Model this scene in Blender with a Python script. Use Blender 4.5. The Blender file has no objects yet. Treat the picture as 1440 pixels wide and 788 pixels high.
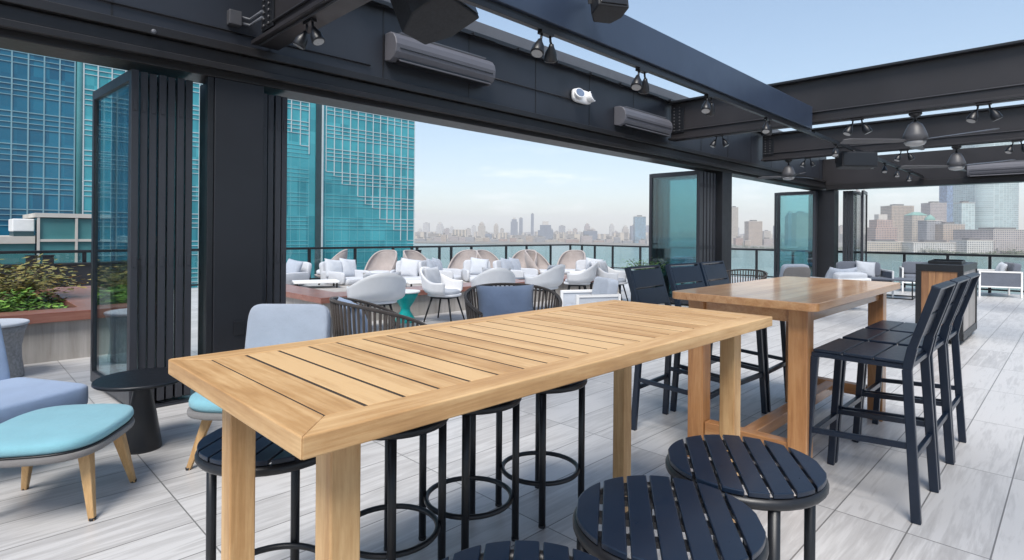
# rooftop terrace bar scene
HAZE = 0.00017; HG = -.1; SGAM = .58; SSAT = 1.22
SUN_EL = 55; SUN = 1.5; SUN_ANG = 27; SKY = .115; AIR = 1.0; DUST = .7; OZ = 1.5; EXPO = 1.70
import bpy, math, random
from mathutils import Vector, Matrix
random.seed(7)
PI = math.pi
S = math.sqrt(.5)
EYE = 1.38
scene = bpy.context.scene
col = scene.collection
R = math.radians

# ------------------------------------------------------------------ mesh builder
class MB:
    def __init__(s):
        s.v = []; s.f = []; s.sm = []
    def add(s, vs, fs, smooth=False, M=None):
        n = len(s.v)
        s.v += [tuple(M @ Vector(p)) if M else tuple(p) for p in vs]
        s.f += [tuple(i + n for i in f) for f in fs]
        s.sm += [smooth] * len(fs)
        return s
    def mm(s, x0, x1, y0, y1, z0, z1, M=None):
        vs = [(x0,y0,z0),(x1,y0,z0),(x1,y1,z0),(x0,y1,z0),(x0,y0,z1),(x1,y0,z1),(x1,y1,z1),(x0,y1,z1)]
        fs = [(0,3,2,1),(4,5,6,7),(0,1,5,4),(1,2,6,5),(2,3,7,6),(3,0,4,7)]
        return s.add(vs, fs, False, M)
    def box(s, c, d, M=None):
        return s.mm(c[0]-d[0]/2, c[0]+d[0]/2, c[1]-d[1]/2, c[1]+d[1]/2, c[2]-d[2]/2, c[2]+d[2]/2, M)
    def prism(s, poly, a, b, axis='z', smooth=False, M=None):
        n = len(poly)
        def P(p, t):
            if axis == 'z': return (p[0], p[1], t)
            if axis == 'x': return (t, p[0], p[1])
            return (p[0], t, p[1])
        vs = [P(p, a) for p in poly] + [P(p, b) for p in poly]
        # orientation is fixed afterwards by recalculating normals
        s.add(vs, [tuple(range(n-1, -1, -1)), tuple(range(n, 2*n))], False, M)
        k = len(s.v) - 2*n
        for i in range(n):
            j = (i+1) % n
            s.f.append((k+i, k+j, k+n+j, k+n+i)); s.sm.append(smooth)
        return s
    def tube(s, pts, r, n=10, closed=False, M=None, flat=1.0):
        pts = [Vector(p) for p in pts]; m = len(pts)
        rs = r if isinstance(r, (list, tuple)) else [r]*m
        vs = []
        ref = None
        for i, p in enumerate(pts):
            if closed: t = pts[(i+1) % m] - pts[(i-1) % m]
            else: t = pts[min(i+1, m-1)] - pts[max(i-1, 0)]
            t.normalize()
            if ref is None:
                ref = Vector((0,0,1)) if abs(t.z) < .9 else Vector((1,0,0))
            a = ref - t*ref.dot(t)
            if a.length < 1e-4: a = t.orthogonal()
            a.normalize(); ref = a
            b = t.cross(a)
            for k in range(n):
                w = 2*PI*k/n
                vs.append(p + (a*math.cos(w)*flat + b*math.sin(w))*rs[i])
        fs = []
        for i in range(m if closed else m-1):
            i2 = (i+1) % m
            for k in range(n):
                k2 = (k+1) % n
                fs.append((i*n+k, i*n+k2, i2*n+k2, i2*n+k))
        s.add(vs, fs, True, M)
        if not closed:
            o = len(s.v) - len(vs)
            s.f += [tuple(o+k for k in range(n-1, -1, -1)), tuple(o+(m-1)*n+k for k in range(n))]
            s.sm += [False, False]
        return s
    def bar(s, a, b, w, h=None, up=(0,0,1), M=None):
        h = h or w
        a = Vector(a); b = Vector(b); t = (b-a).normalized()
        u = Vector(up); u = u - t*u.dot(t)
        if u.length < 1e-4: u = t.orthogonal()
        u.normalize(); q = t.cross(u)
        vs = []
        for p in (a, b):
            for (i, j) in ((-1,-1),(1,-1),(1,1),(-1,1)):
                vs.append(p + q*i*w/2 + u*j*h/2)
        return s.add(vs, [(0,3,2,1),(4,5,6,7),(0,1,5,4),(1,2,6,5),(2,3,7,6),(3,0,4,7)], False, M)
    def lathe(s, prof, n=28, c=(0,0,0), M=None, smooth=True):
        vs = []; fs = []
        for (r, z) in prof:
            for k in range(n):
                w = 2*PI*k/n
                vs.append((c[0]+r*math.cos(w), c[1]+r*math.sin(w), c[2]+z))
        m = len(prof)
        for i in range(m-1):
            for k in range(n):
                k2 = (k+1) % n
                fs.append((i*n+k, i*n+k2, (i+1)*n+k2, (i+1)*n+k))
        s.add(vs, fs, smooth, M)
        o = len(s.v) - len(vs)
        s.f += [tuple(o+k for k in range(n-1,-1,-1)), tuple(o+(m-1)*n+k for k in range(n))]
        s.sm += [False, False]
        return s
    def superbox(s, c, d, e=.25, n=20, m=12, M=None, sag=0.0, taper=None):
        """rounded cushion, superellipsoid with half sizes d/2"""
        def pw(x, p): return math.copysign(abs(x)**p, x)
        vs = []; fs = []
        for i in range(m+1):
            ph = -PI/2 + PI*i/m
            for k in range(n):
                w = 2*PI*k/n
                x = pw(math.cos(ph), e)*pw(math.cos(w), e)
                y = pw(math.cos(ph), e)*pw(math.sin(w), e)
                z = pw(math.sin(ph), e*1.6 if e < .5 else e)
                X, Y, Z = x*d[0]/2, y*d[1]/2, z*d[2]/2
                if sag: Z += sag*(1-x*x)*(1-y*y)*(1 if z > 0 else 0)
                if taper: X *= 1 + taper*(y)
                vs.append((c[0]+X, c[1]+Y, c[2]+Z))
        for i in range(m):
            for k in range(n):
                k2 = (k+1) % n
                fs.append((i*n+k, i*n+k2, (i+1)*n+k2, (i+1)*n+k))
        return s.add(vs, fs, True, M)
    def pillow(s, w, h, t, M=None, n=12):
        vs = []; fs = []
        for side in (1, -1):
            o = len(vs)
            for i in range(n+1):
                for j in range(n+1):
                    a = -1+2*i/n; b = -1+2*j/n
                    pin = 1 - .08*(abs(a)**3 + abs(b)**3) + .06*(abs(a*b)**2)
                    th = (max(0,(1-a*a))*max(0,(1-b*b)))**.42
                    vs.append((a*w/2*(1-.07*(1-b*b)*abs(a)**3), side*t/2*th + .012*math.sin(5*a+3*b)*th, b*h/2*(1-.07*(1-a*a)*abs(b)**3)))
            for i in range(n):
                for j in range(n):
                    q = (o+i*(n+1)+j, o+(i+1)*(n+1)+j, o+(i+1)*(n+1)+j+1, o+i*(n+1)+j+1)
                    fs.append(q if side < 0 else q[::-1])
        return s.add(vs, fs, True, M)
    def build(s, name, mat, parent=None, bevel=0, seg=2, solid=0, fix=True, sub=0):
        me = bpy.data.meshes.new(name)
        me.from_pydata(s.v, [], s.f)
        me.polygons.foreach_set('use_smooth', s.sm)
        me.update()
        if fix:
            import bmesh
            bm = bmesh.new(); bm.from_mesh(me)
            bmesh.ops.remove_doubles(bm, verts=bm.verts, dist=1e-6)
            bmesh.ops.recalc_face_normals(bm, faces=bm.faces)
            bm.to_mesh(me); bm.free()
        o = bpy.data.objects.new(name, me)
        col.objects.link(o)
        if isinstance(mat, (list, tuple)):
            for m in mat: me.materials.append(m)
        else: me.materials.append(mat)
        if parent: o.parent = parent
        if solid:
            md = o.modifiers.new('thick', 'SOLIDIFY'); md.thickness = solid; md.offset = 0
        if sub:
            md = o.modifiers.new('sub', 'SUBSURF'); md.levels = sub; md.render_levels = sub
        if bevel:
            md = o.modifiers.new('edge', 'BEVEL'); md.width = bevel; md.segments = seg; md.limit_method = 'ANGLE'; md.angle_limit = R(40)
        return o

def tag(o, label=None, cat=None, group=None, kind=None):
    if label: o['label'] = label
    if cat: o['category'] = cat
    if group: o['group'] = group
    if kind: o['kind'] = kind
    return o
def thing(name, label, cat, loc=(0,0,0), rz=0, group=None):
    o = bpy.data.objects.new(name, None); col.objects.link(o)
    o.location = loc; o.rotation_euler = (0,0,rz); o.empty_display_size = .1
    return tag(o, label, cat, group)
def copy_tree(o, parent=None):
    c = o.copy(); col.objects.link(c)
    if parent: c.parent = parent
    for ch in [x for x in bpy.data.objects if x.parent == o]:
        copy_tree(ch, c)
    return c
def dup(o, label, loc, rz=0, group=None):
    c = copy_tree(o); c.location = loc; c.rotation_euler = (0,0,rz)
    c['label'] = label
    if group: c['group'] = group
    return c
def bear(r, d, z=0.0):
    """point at depth d ahead and r*d to the right of the viewpoint over the deck"""
    return (S*d*(1+r), S*d*(1-r), z)

# ------------------------------------------------------------------ materials
def new_mat(name):
    m = bpy.data.materials.new(name); m.use_nodes = True
    nt = m.node_tree; b = nt.nodes['Principled BSDF']
    return m, nt, b
def N(nt, t, **k):
    n = nt.nodes.new(t)
    for a, v in k.items():
        if a in ('inp',):
            for kk, vv in v.items(): n.inputs[kk].default_value = vv
        else: setattr(n, a, v)
    return n
def L(nt, a, b): nt.links.new(a, b)
def rgb(c): return (c[0], c[1], c[2], 1)
def ramp(nt, stops):
    n = N(nt, 'ShaderNodeValToRGB'); e = n.color_ramp.elements
    e[0].position = stops[0][0]; e[0].color = rgb(stops[0][1])
    e[1].position = stops[-1][0]; e[1].color = rgb(stops[-1][1])
    for p, c in stops[1:-1]:
        x = e.new(p); x.color = rgb(c)
    return n
def coords(nt, scale=(1,1,1), kind='Object'):
    tc = N(nt, 'ShaderNodeTexCoord'); mp = N(nt, 'ShaderNodeMapping')
    mp.inputs['Scale'].default_value = scale
    L(nt, tc.outputs[kind], mp.inputs['Vector'])
    return mp.outputs['Vector']
def noise(nt, vec, scale, detail=4, rough=.55):
    n = N(nt, 'ShaderNodeTexNoise'); n.inputs['Scale'].default_value = scale
    n.inputs['Detail'].default_value = detail; n.inputs['Roughness'].default_value = rough
    L(nt, vec, n.inputs['Vector']); return n
def bump(nt, b, height, strength, dist=.01):
    bp = N(nt, 'ShaderNodeBump'); bp.inputs['Strength'].default_value = strength; bp.inputs['Distance'].default_value = dist
    L(nt, height, bp.inputs['Height']); L(nt, bp.outputs['Normal'], b.inputs['Normal'])
def paint(name, c, rough=.45, var=.15, scale=3, metal=0, bmp=0, bscale=200, spec=.5):
    m, nt, b = new_mat(name)
    v = coords(nt); n = noise(nt, v, scale)
    lo = [x*(1-var) for x in c]; hi = [min(1, x*(1+var)) for x in c]
    rp = ramp(nt, [(.3, lo), (.7, hi)])
    L(nt, n.outputs['Fac'], rp.inputs['Fac']); L(nt, rp.outputs['Color'], b.inputs['Base Color'])
    n2 = noise(nt, v, scale*6)
    mr = N(nt, 'ShaderNodeMapRange'); mr.inputs['To Min'].default_value = max(.02, rough*.8); mr.inputs['To Max'].default_value = min(1, rough*1.2)
    L(nt, n2.outputs['Fac'], mr.inputs['Value']); L(nt, mr.outputs['Result'], b.inputs['Roughness'])
    b.inputs['Metallic'].default_value = metal
    b.inputs['Specular IOR Level'].default_value = spec
    if bmp:
        n3 = noise(nt, v, bscale, 3); bump(nt, b, n3.outputs['Fac'], bmp, .003)
    return m
def fabric(name, c, var=.12, wscale=420, rough=.95):
    m, nt, b = new_mat(name)
    v = coords(nt); n = noise(nt, v, 5); n2 = noise(nt, v, wscale, 2)
    mx = N(nt, 'ShaderNodeMath', operation='ADD'); L(nt, n.outputs['Fac'], mx.inputs[0]); L(nt, n2.outputs['Fac'], mx.inputs[1])
    rp = ramp(nt, [(.6, [x*(1-var) for x in c]), (1.0, c), (1.4, [min(1,x*(1+var)) for x in c])])
    mh = N(nt, 'ShaderNodeMath', operation='MULTIPLY'); mh.inputs[1].default_value = .7
    L(nt, mx.outputs[0], mh.inputs[0])
    rp = ramp(nt, [(.45, [x*(1-var) for x in c]), (.95, [min(1,x*(1+var)) for x in c])])
    L(nt, mh.outputs[0], rp.inputs['Fac']); L(nt, rp.outputs['Color'], b.inputs['Base Color'])
    b.inputs['Roughness'].default_value = rough
    b.inputs['Sheen Weight'].default_value = .25
    b.inputs['Specular IOR Level'].default_value = .2
    n4 = noise(nt, v, 9, 3)
    ad = N(nt, 'ShaderNodeMath', operation='MULTIPLY_ADD'); ad.inputs[1].default_value = 3.0
    L(nt, n4.outputs['Fac'], ad.inputs[0]); L(nt, n2.outputs['Fac'], ad.inputs[2])
    bump(nt, b, ad.outputs[0], .6, .006)
    return m
def wood(name, dark, mid, light, axis='x', rough=.5, scale=1.0, coat=0.0, plank=0, blotch=.25, isl=.22):
    m, nt, b = new_mat(name)
    geo = N(nt, 'ShaderNodeNewGeometry')
    tc = N(nt, 'ShaderNodeTexCoord')
    rnd_out = geo.outputs['Random Per Island']; joint = None
    if plank:
        sx = N(nt, 'ShaderNodeSeparateXYZ'); L(nt, tc.outputs['Object'], sx.inputs[0])
        dv = N(nt, 'ShaderNodeMath', operation='DIVIDE'); dv.inputs[1].default_value = plank; L(nt, sx.outputs['Y'], dv.inputs[0])
        fl = N(nt, 'ShaderNodeMath', operation='FLOOR'); L(nt, dv.outputs[0], fl.inputs[0])
        wn = N(nt, 'ShaderNodeTexWhiteNoise', noise_dimensions='1D'); L(nt, fl.outputs[0], wn.inputs['W'])
        rnd_out = wn.outputs['Value']
        fc = N(nt, 'ShaderNodeMath', operation='FRACT'); L(nt, dv.outputs[0], fc.inputs[0])
        joint = N(nt, 'ShaderNodeMath', operation='LESS_THAN'); joint.inputs[1].default_value = .014; L(nt, fc.outputs[0], joint.inputs[0])
    off = N(nt, 'ShaderNodeVectorMath', operation='MULTIPLY_ADD')
    cm = N(nt, 'ShaderNodeCombineXYZ')
    for i in range(3): L(nt, rnd_out, cm.inputs[i])
    off.inputs[1].default_value = (13, 17, 23)
    L(nt, cm.outputs[0], off.inputs[0]); L(nt, tc.outputs['Object'], off.inputs[2])
    sc = {'x': (1.5,22,22), 'y': (22,1.5,22), 'z': (22,22,1.5)}[axis]
    mp = N(nt, 'ShaderNodeMapping'); mp.inputs['Scale'].default_value = [x*scale for x in sc]
    L(nt, off.outputs[0], mp.inputs['Vector'])
    n1 = noise(nt, mp.outputs[0], 1.0, 7, .62); n1.inputs['Distortion'].default_value = .6
    n2 = noise(nt, mp.outputs[0], 6.0, 4, .6)
    n3 = noise(nt, tc.outputs['Object'], 3.6, 6, .68)
    a = N(nt, 'ShaderNodeMath', operation='MULTIPLY_ADD'); a.inputs[1].default_value = .35
    L(nt, n2.outputs['Fac'], a.inputs[0]); L(nt, n1.outputs['Fac'], a.inputs[2])
    a2 = N(nt, 'ShaderNodeMath', operation='MULTIPLY_ADD'); a2.inputs[1].default_value = isl
    L(nt, rnd_out, a2.inputs[0]); L(nt, a.outputs[0], a2.inputs[2])
    a3 = N(nt, 'ShaderNodeMath', operation='MULTIPLY_ADD'); a3.inputs[1].default_value = blotch
    L(nt, n3.outputs['Fac'], a3.inputs[0]); L(nt, a2.outputs[0], a3.inputs[2])
    rp = ramp(nt, [(.55, dark), (.88, mid), (1.18, light)])
    sb = N(nt, 'ShaderNodeMath', operation='MULTIPLY'); sb.inputs[1].default_value = .85
    L(nt, a3.outputs[0], sb.inputs[0]); L(nt, sb.outputs[0], rp.inputs['Fac'])
    rp.color_ramp.elements[0].position = .48; rp.color_ramp.elements[1].position = .76; rp.color_ramp.elements[2].position = .98
    if joint:
        jm = N(nt, 'ShaderNodeMix', data_type='RGBA'); L(nt, joint.outputs[0], jm.inputs['Factor']); L(nt, rp.outputs['Color'], jm.inputs[6]); jm.inputs[7].default_value = (.06,.03,.015,1)
        L(nt, jm.outputs[2], b.inputs['Base Color'])
    else: L(nt, rp.outputs['Color'], b.inputs['Base Color'])
    mr = N(nt, 'ShaderNodeMapRange'); mr.inputs['To Min'].default_value = rough*.75; mr.inputs['To Max'].default_value = min(1, rough*1.3)
    L(nt, n1.outputs['Fac'], mr.inputs['Value']); L(nt, mr.outputs['Result'], b.inputs['Roughness'])
    b.inputs['Coat Weight'].default_value = coat; b.inputs['Coat Roughness'].default_value = .13
    bump(nt, b, n2.outputs['Fac'], .25 if not coat else .06, .002)
    return m
def glass(name, tint, refl=1.0, base=.045):
    m, nt, b = new_mat(name); nt.nodes.remove(b)
    out = nt.nodes['Material Output']
    t = N(nt, 'ShaderNodeBsdfTransparent'); t.inputs['Color'].default_value = rgb(tint)
    g = N(nt, 'ShaderNodeBsdfGlossy'); g.inputs['Roughness'].default_value = .02
    g.inputs['Color'].default_value = (refl, refl, refl, 1)
    lw = N(nt, 'ShaderNodeLayerWeight'); lw.inputs['Blend'].default_value = .5
    pw = N(nt, 'ShaderNodeMath', operation='POWER'); pw.inputs[1].default_value = 4.0; L(nt, lw.outputs['Facing'], pw.inputs[0])
    fr = N(nt, 'ShaderNodeMath', operation='MULTIPLY_ADD'); fr.inputs[1].default_value = .75; fr.inputs[2].default_value = base; L(nt, pw.outputs[0], fr.inputs[0])
    mx = N(nt, 'ShaderNodeMixShader')
    L(nt, fr.outputs[0], mx.inputs[0]); L(nt, t.outputs[0], mx.inputs[1]); L(nt, g.outputs[0], mx.inputs[2])
    L(nt, mx.outputs[0], out.inputs['Surface'])
    return m
def floor_mat():
    m, nt, b = new_mat('wood_look_tile')
    tc = N(nt, 'ShaderNodeTexCoord'); mp = N(nt, 'ShaderNodeMapping')
    mp.inputs['Location'].default_value = (-.845+1.165*20, -.26+.3*60, 0)
    L(nt, tc.outputs['Object'], mp.inputs['Vector'])
    br = N(nt, 'ShaderNodeTexBrick'); br.offset = 0; br.squash = 1
    br.inputs['Scale'].default_value = 1; br.inputs['Brick Width'].default_value = 1.165; br.inputs['Row Height'].default_value = .3
    br.inputs['Mortar Size'].default_value = .0036; br.inputs['Mortar Smooth'].default_value = .2
    br.inputs['Color1'].default_value = (0,0,0,1); br.inputs['Color2'].default_value = (1,1,1,1); br.inputs['Mortar'].default_value = (.5,.5,.5,1)
    L(nt, mp.outputs[0], br.inputs['Vector'])
    off = N(nt, 'ShaderNodeVectorMath', operation='MULTIPLY_ADD'); off.inputs[1].default_value = (7.3, 5.1, 3.7)
    L(nt, br.outputs['Color'], off.inputs[0]); L(nt, mp.outputs[0], off.inputs[2])
    m2 = N(nt, 'ShaderNodeMapping'); m2.inputs['Scale'].default_value = (1.1, 11, 1)
    L(nt, off.outputs[0], m2.inputs['Vector'])
    n1 = noise(nt, m2.outputs[0], 1.6, 6, .6); n1.inputs['Distortion'].default_value = 1.1
    m3 = N(nt, 'ShaderNodeMapping'); m3.inputs['Scale'].default_value = (2.5, 40, 1)
    L(nt, off.outputs[0], m3.inputs['Vector'])
    n2 = noise(nt, m3.outputs[0], 2, 3, .5)
    a = N(nt, 'ShaderNodeMath', operation='MULTIPLY_ADD'); a.inputs[1].default_value = .35
    L(nt, n2.outputs['Fac'], a.inputs[0]); L(nt, n1.outputs['Fac'], a.inputs[2])
    a2 = N(nt, 'ShaderNodeMath', operation='MULTIPLY_ADD'); a2.inputs[1].default_value = .20
    L(nt, br.outputs['Color'], a2.inputs[0]); L(nt, a.outputs[0], a2.inputs[2])
    ns = noise(nt, tc.outputs['Object'], .9, 5, .6)
    a4 = N(nt, 'ShaderNodeMath', operation='MULTIPLY_ADD'); a4.inputs[1].default_value = .30
    L(nt, ns.outputs['Fac'], a4.inputs[0]); L(nt, a2.outputs[0], a4.inputs[2]); a2 = a4
    rp = ramp(nt, [(.55, FL_DARK), (.87, FL_MID), (1.0, FL_LIGHT)])
    L(nt, a2.outputs[0], rp.inputs['Fac'])
    mx = N(nt, 'ShaderNodeMix', data_type='RGBA')
    L(nt, br.outputs['Fac'], mx.inputs['Factor']); L(nt, rp.outputs['Color'], mx.inputs[6]); mx.inputs[7].default_value = (.17,.166,.163,1)
    L(nt, mx.outputs[2], b.inputs['Base Color'])
    mr = N(nt, 'ShaderNodeMapRange'); mr.inputs['To Min'].default_value = .28; mr.inputs['To Max'].default_value = .48
    L(nt, n1.outputs['Fac'], mr.inputs['Value']); L(nt, mr.outputs['Result'], b.inputs['Roughness'])
    inv = N(nt, 'ShaderNodeMath', operation='MULTIPLY_ADD'); inv.inputs[1].default_value = -1.2
    L(nt, br.outputs['Fac'], inv.inputs[0]); L(nt, a.outputs[0], inv.inputs[2])
    bump(nt, b, inv.outputs[0], .18, .004)
    return m
FL_DARK = (.34,.328,.322); FL_MID = (.46,.45,.444); FL_LIGHT = (.54,.53,.524)

def facade(name, wall, win, bw=3.0, bh=3.4, mort=.9, rough=.6, spread=.5):
    """punched windows in a regular grid on walls facing any way"""
    m, nt, b = new_mat(name)
    tc = N(nt, 'ShaderNodeTexCoord'); sp = N(nt, 'ShaderNodeSeparateXYZ'); L(nt, tc.outputs['Object'], sp.inputs[0])
    ad = N(nt, 'ShaderNodeMath', operation='ADD'); L(nt, sp.outputs['X'], ad.inputs[0]); L(nt, sp.outputs['Y'], ad.inputs[1])
    cb = N(nt, 'ShaderNodeCombineXYZ'); L(nt, ad.outputs[0], cb.inputs[0]); L(nt, sp.outputs['Z'], cb.inputs[1])
    br = N(nt, 'ShaderNodeTexBrick'); br.offset = 0; br.squash = 1
    br.inputs['Scale'].default_value = 1; br.inputs['Brick Width'].default_value = bw; br.inputs['Row Height'].default_value = bh
    br.inputs['Mortar Size'].default_value = mort/2; br.inputs['Mortar Smooth'].default_value = .05
    br.inputs['Color1'].default_value = rgb([x*(1-spread) for x in win]); br.inputs['Color2'].default_value = rgb([min(1,x*(1+spread)) for x in win])
    br.inputs['Mortar'].default_value = rgb(wall)
    L(nt, cb.outputs[0], br.inputs['Vector'])
    nz = noise(nt, tc.outputs['Object'], .05, 4)
    mx = N(nt, 'ShaderNodeMix', data_type='RGBA', blend_type='MULTIPLY'); mx.inputs['Factor'].default_value = .35
    rp = ramp(nt, [(.3, (.6,.6,.6)), (.7, (1,1,1))]); L(nt, nz.outputs['Fac'], rp.inputs['Fac'])
    L(nt, br.outputs['Color'], mx.inputs[6]); L(nt, rp.outputs['Color'], mx.inputs[7])
    L(nt, mx.outputs[2], b.inputs['Base Color'])
    mr = N(nt, 'ShaderNodeMapRange'); mr.inputs['To Min'].default_value = .25; mr.inputs['To Max'].default_value = rough
    L(nt, br.outputs['Fac'], mr.inputs['Value']); L(nt, mr.outputs['Result'], b.inputs['Roughness'])
    return m
def tower_glass(name, c1, c2, px, pz, rough=.12):
    m, nt, b = new_mat(name)
    tc = N(nt, 'ShaderNodeTexCoord')
    sn = N(nt, 'ShaderNodeVectorMath', operation='SNAP'); sn.inputs[1].default_value = (px, 1000, pz)
    L(nt, tc.outputs['Object'], sn.inputs[0])
    wn = N(nt, 'ShaderNodeTexWhiteNoise'); L(nt, sn.outputs[0], wn.inputs['Vector'])
    n = noise(nt, tc.outputs['Object'], .06, 3)
    a = N(nt, 'ShaderNodeMath', operation='MULTIPLY_ADD'); a.inputs[1].default_value = .3
    L(nt, wn.outputs['Value'], a.inputs[0]); L(nt, n.outputs['Fac'], a.inputs[2])
    rp = ramp(nt, [(.4, c1), (.9, c2)]); L(nt, a.outputs[0], rp.inputs['Fac'])
    L(nt, rp.outputs['Color'], b.inputs['Base Color'])
    b.inputs['Roughness'].default_value = rough
    # panes lean a hair differently from one another
    bm = N(nt, 'ShaderNodeBump'); bm.inputs['Strength'].default_value = .02; bm.inputs['Distance'].default_value = .2
    L(nt, n.outputs['Fac'], bm.inputs['Height']); L(nt, bm.outputs['Normal'], b.inputs['Normal'])
    return m
def leaf_mat(name, c1, c2):
    m, nt, b = new_mat(name)
    g = N(nt, 'ShaderNodeNewGeometry')
    rp = ramp(nt, [(0, c1), (1, c2)]); L(nt, g.outputs['Random Per Island'], rp.inputs['Fac'])
    L(nt, rp.outputs['Color'], b.inputs['Base Color']); b.inputs['Roughness'].default_value = .5
    return m

M = {}
M['floor'] = floor_mat()
M['sky_tint_beam'] = paint('sky_tinted_beam_paint', (.034,.050,.085), .38, .2, .8)  # blue sky reflection on the long beam is put into its colour
M['beam'] = paint('charcoal_steel_paint', (.021,.019,.021), .45, .28, 1.1)
M['header'] = paint('slate_steel_paint', (.020,.023,.031), .42, .25, .9)
M['track'] = paint('black_track_metal', (.013,.012,.013), .4, .2, 4)
M['ledge'] = paint('grey_flashing', (.11,.115,.13), .5, .12, 2)
M['black'] = paint('black_powder_coat', (.009,.010,.013), .38, .15, 6, bmp=.1, bscale=600)
M['navy'] = paint('blue_black_powder_coat', (.006,.013,.028), .30, .12, 5, bmp=.06, bscale=500)
M['post'] = paint('dark_column_paint', (.010,.0115,.016), .5, .2, 1.4)
M['frame'] = paint('door_frame_metal', (.030,.032,.040), .35, .1, 3)
M['speaker'] = paint('speaker_plastic', (.010,.011,.014), .6, .2, 8, bmp=.2, bscale=900)
M['acgrey'] = paint('grey_plastic_shell', (.10,.10,.115), .45, .08, 2)
M['acdark'] = paint('dark_plastic_shell', (.06,.06,.066), .45, .08, 2)
M['chrome'] = paint('bright_metal', (.6,.6,.62), .25, .08, 5, metal=1)
M['white'] = paint('white_powder_coat', (.78,.78,.78), .4, .04, 4)
M['lens'] = paint('frosted_lens', (.35,.35,.35), .3, .04, 4)
TD, TM, TL = (.25,.125,.046), (.445,.255,.108), (.61,.40,.20)
for ax in 'xyz': M['teak_'+ax] = wood('pale_teak_'+ax, TD, TM, TL, ax, .5, blotch=.42, isl=.34)
RD, RM, RL = (.24,.10,.036), (.42,.20,.078), (.54,.30,.135)
M['ipe_top'] = wood('varnished_red_teak_planks', (.36,.165,.068), (.56,.30,.135), (.68,.43,.235), 'x', .38, 1, .7, plank=.093)
for ax in 'xyz': M['ipe_'+ax] = wood('varnished_red_teak_'+ax, RD, RM, RL, ax, .3, coat=.6 if ax != 'z' else .2)
M['legwood'] = wood('ash_chair_leg', (.30,.17,.07), (.46,.28,.12), (.58,.38,.19), 'z', .45, 2)
M['panelwood'] = wood('copper_brown_panel', (.11,.05,.025), (.22,.11,.055), (.32,.17,.08), 'z', .4, .6)
M['aqua'] = fabric('aqua_weave', (.23,.48,.55))
M['bluegrey'] = fabric('pale_blue_grey_weave', (.37,.41,.48))
M['peri'] = fabric('periwinkle_weave', (.31,.40,.56))
M['shellgrey'] = fabric('taupe_grey_felt', (.20,.19,.185))
M['denim'] = fabric('denim_blue_cushion', (.165,.215,.31))
M['whitefab'] = fabric('white_outdoor_fabric', (.54,.56,.60), .06)
M['whiteshell'] = paint('white_moulded_shell', (.80,.80,.81), .4, .05, 4)
M['palegrey'] = fabric('pale_grey_cushion', (.52,.55,.60), .08)
M['taupe'] = fabric('taupe_wicker', (.38,.335,.32), .18, 160)
M['rope'] = fabric('dark_brown_rope', (.055,.046,.042), .3, 300)
M['darkgrey'] = fabric('dark_grey_cushion', (.13,.145,.18), .12)
M['teal'] = paint('teal_lacquer', (.0,.36,.34), .3, .06, 4)
M['ledgewood'] = wood('mahogany_cap', (.16,.055,.04), (.27,.115,.085), (.36,.18,.14), 'x', .35, .6, .3)
M['gap_shade'] = paint('painted_gap_shade', (.035,.024,.016), .9, .2, 10)  # dark colour standing in for shade in the slat gaps
M['greywood'] = wood('weathered_grey_cladding', (.24,.215,.19), (.37,.345,.32), (.47,.44,.42), 'z', .6, .35)
M['soil'] = paint('dark_soil', (.03,.022,.016), .95, .4, 20, bmp=.8, bscale=60)
M['wicker'] = paint('grey_drum_weave', (.27,.265,.27), .7, .25, 40, bmp=.6, bscale=90)
M['leafgreen'] = leaf_mat('green_leaves', (.045,.13,.02), (.19,.34,.05))
M['leafred'] = leaf_mat('bronze_leaves', (.12,.14,.03), (.30,.23,.07))
M['bark'] = paint('bark', (.07,.05,.035), .9, .3, 30, bmp=.6, bscale=60)
M['clearglass'] = glass('clear_glass', (.90,.95,.945))
M['stackglass'] = glass('clear_door_glass', (.94,.975,.975))
M['doorglass'] = glass('tinted_door_glass', (.68,.87,.90), 1.0, .09)

# ================================================================== SETTING
def struct(name, mb, mat, **k):
    o = mb.build(name, mat, **k); o['kind'] = 'structure'; return o
struct('floor', MB().mm(-9, 18.55, -9, 15.2, -.35, 0), M['floor'])

W = 5.04          # line of the left opening
EX = 17.2         # line of the end opening
# ---- left header beam
t = thing('header_beam', 'long slate grey header beam over the folding doors on the left side', 'beam', (0, W, 0))
MB().mm(-5, 17.55, 0, .30, 2.93, 3.70).build('web', M['header'], t, bevel=.004)
b = MB(); b.mm(-5, 17.6, -.10, .36, 2.86, 2.93); b.mm(-5, 17.6, -.05, .36, 2.76, 2.857); b.mm(-5, 17.6, -.09, -.03, 2.70, 2.754); b.mm(-5, 17.6, .0, .32, 2.65, 2.756)
b.build('door_track', M['track'], t, bevel=.006)
b = MB(); b.mm(-5, 17.55, -.05, .02, 3.702, 3.86); b.mm(-5, 17.55, .02, .36, 3.704, 3.80)
b.build('roof_channel', M['ledge'], t, bevel=.004)
b = MB(); b.mm(-5, 17.5, -.09, -.055, 3.66, 3.71)
for i in range(30): b.mm(-4.6+.74*i, -4.25+.74*i, -.12, -.092, 3.655, 3.69)
b.build('roof_rail', M['black'], t, bevel=.003)
b = MB(); b.tube([(-5,-.014,3.05),(3.0,-.014,3.05)], .008, 6); b.tube([(4.62,-.014,3.26),(5.3,-.014,3.26),(6.2,-.014,3.26)], .008, 6)
for i in range(20): b.mm(-4.9+1.15*i, -4.885+1.15*i, -.004, -.0005, 2.94, 3.69)
b.build('conduit', M['track'], t)
# ---- end header beam
t = thing('header_beam', 'dark header beam across the far end opening, facing the skyline', 'beam', (EX, 0, 0))
MB().mm(0, .30, -7, W-.004, 2.80, 3.50).build('web', M['beam'], t, bevel=.004)
b = MB(); b.mm(-.03, .34, -7, W-.104, 2.65, 2.797); b.build('door_track', M['track'], t, bevel=.006)
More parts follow.
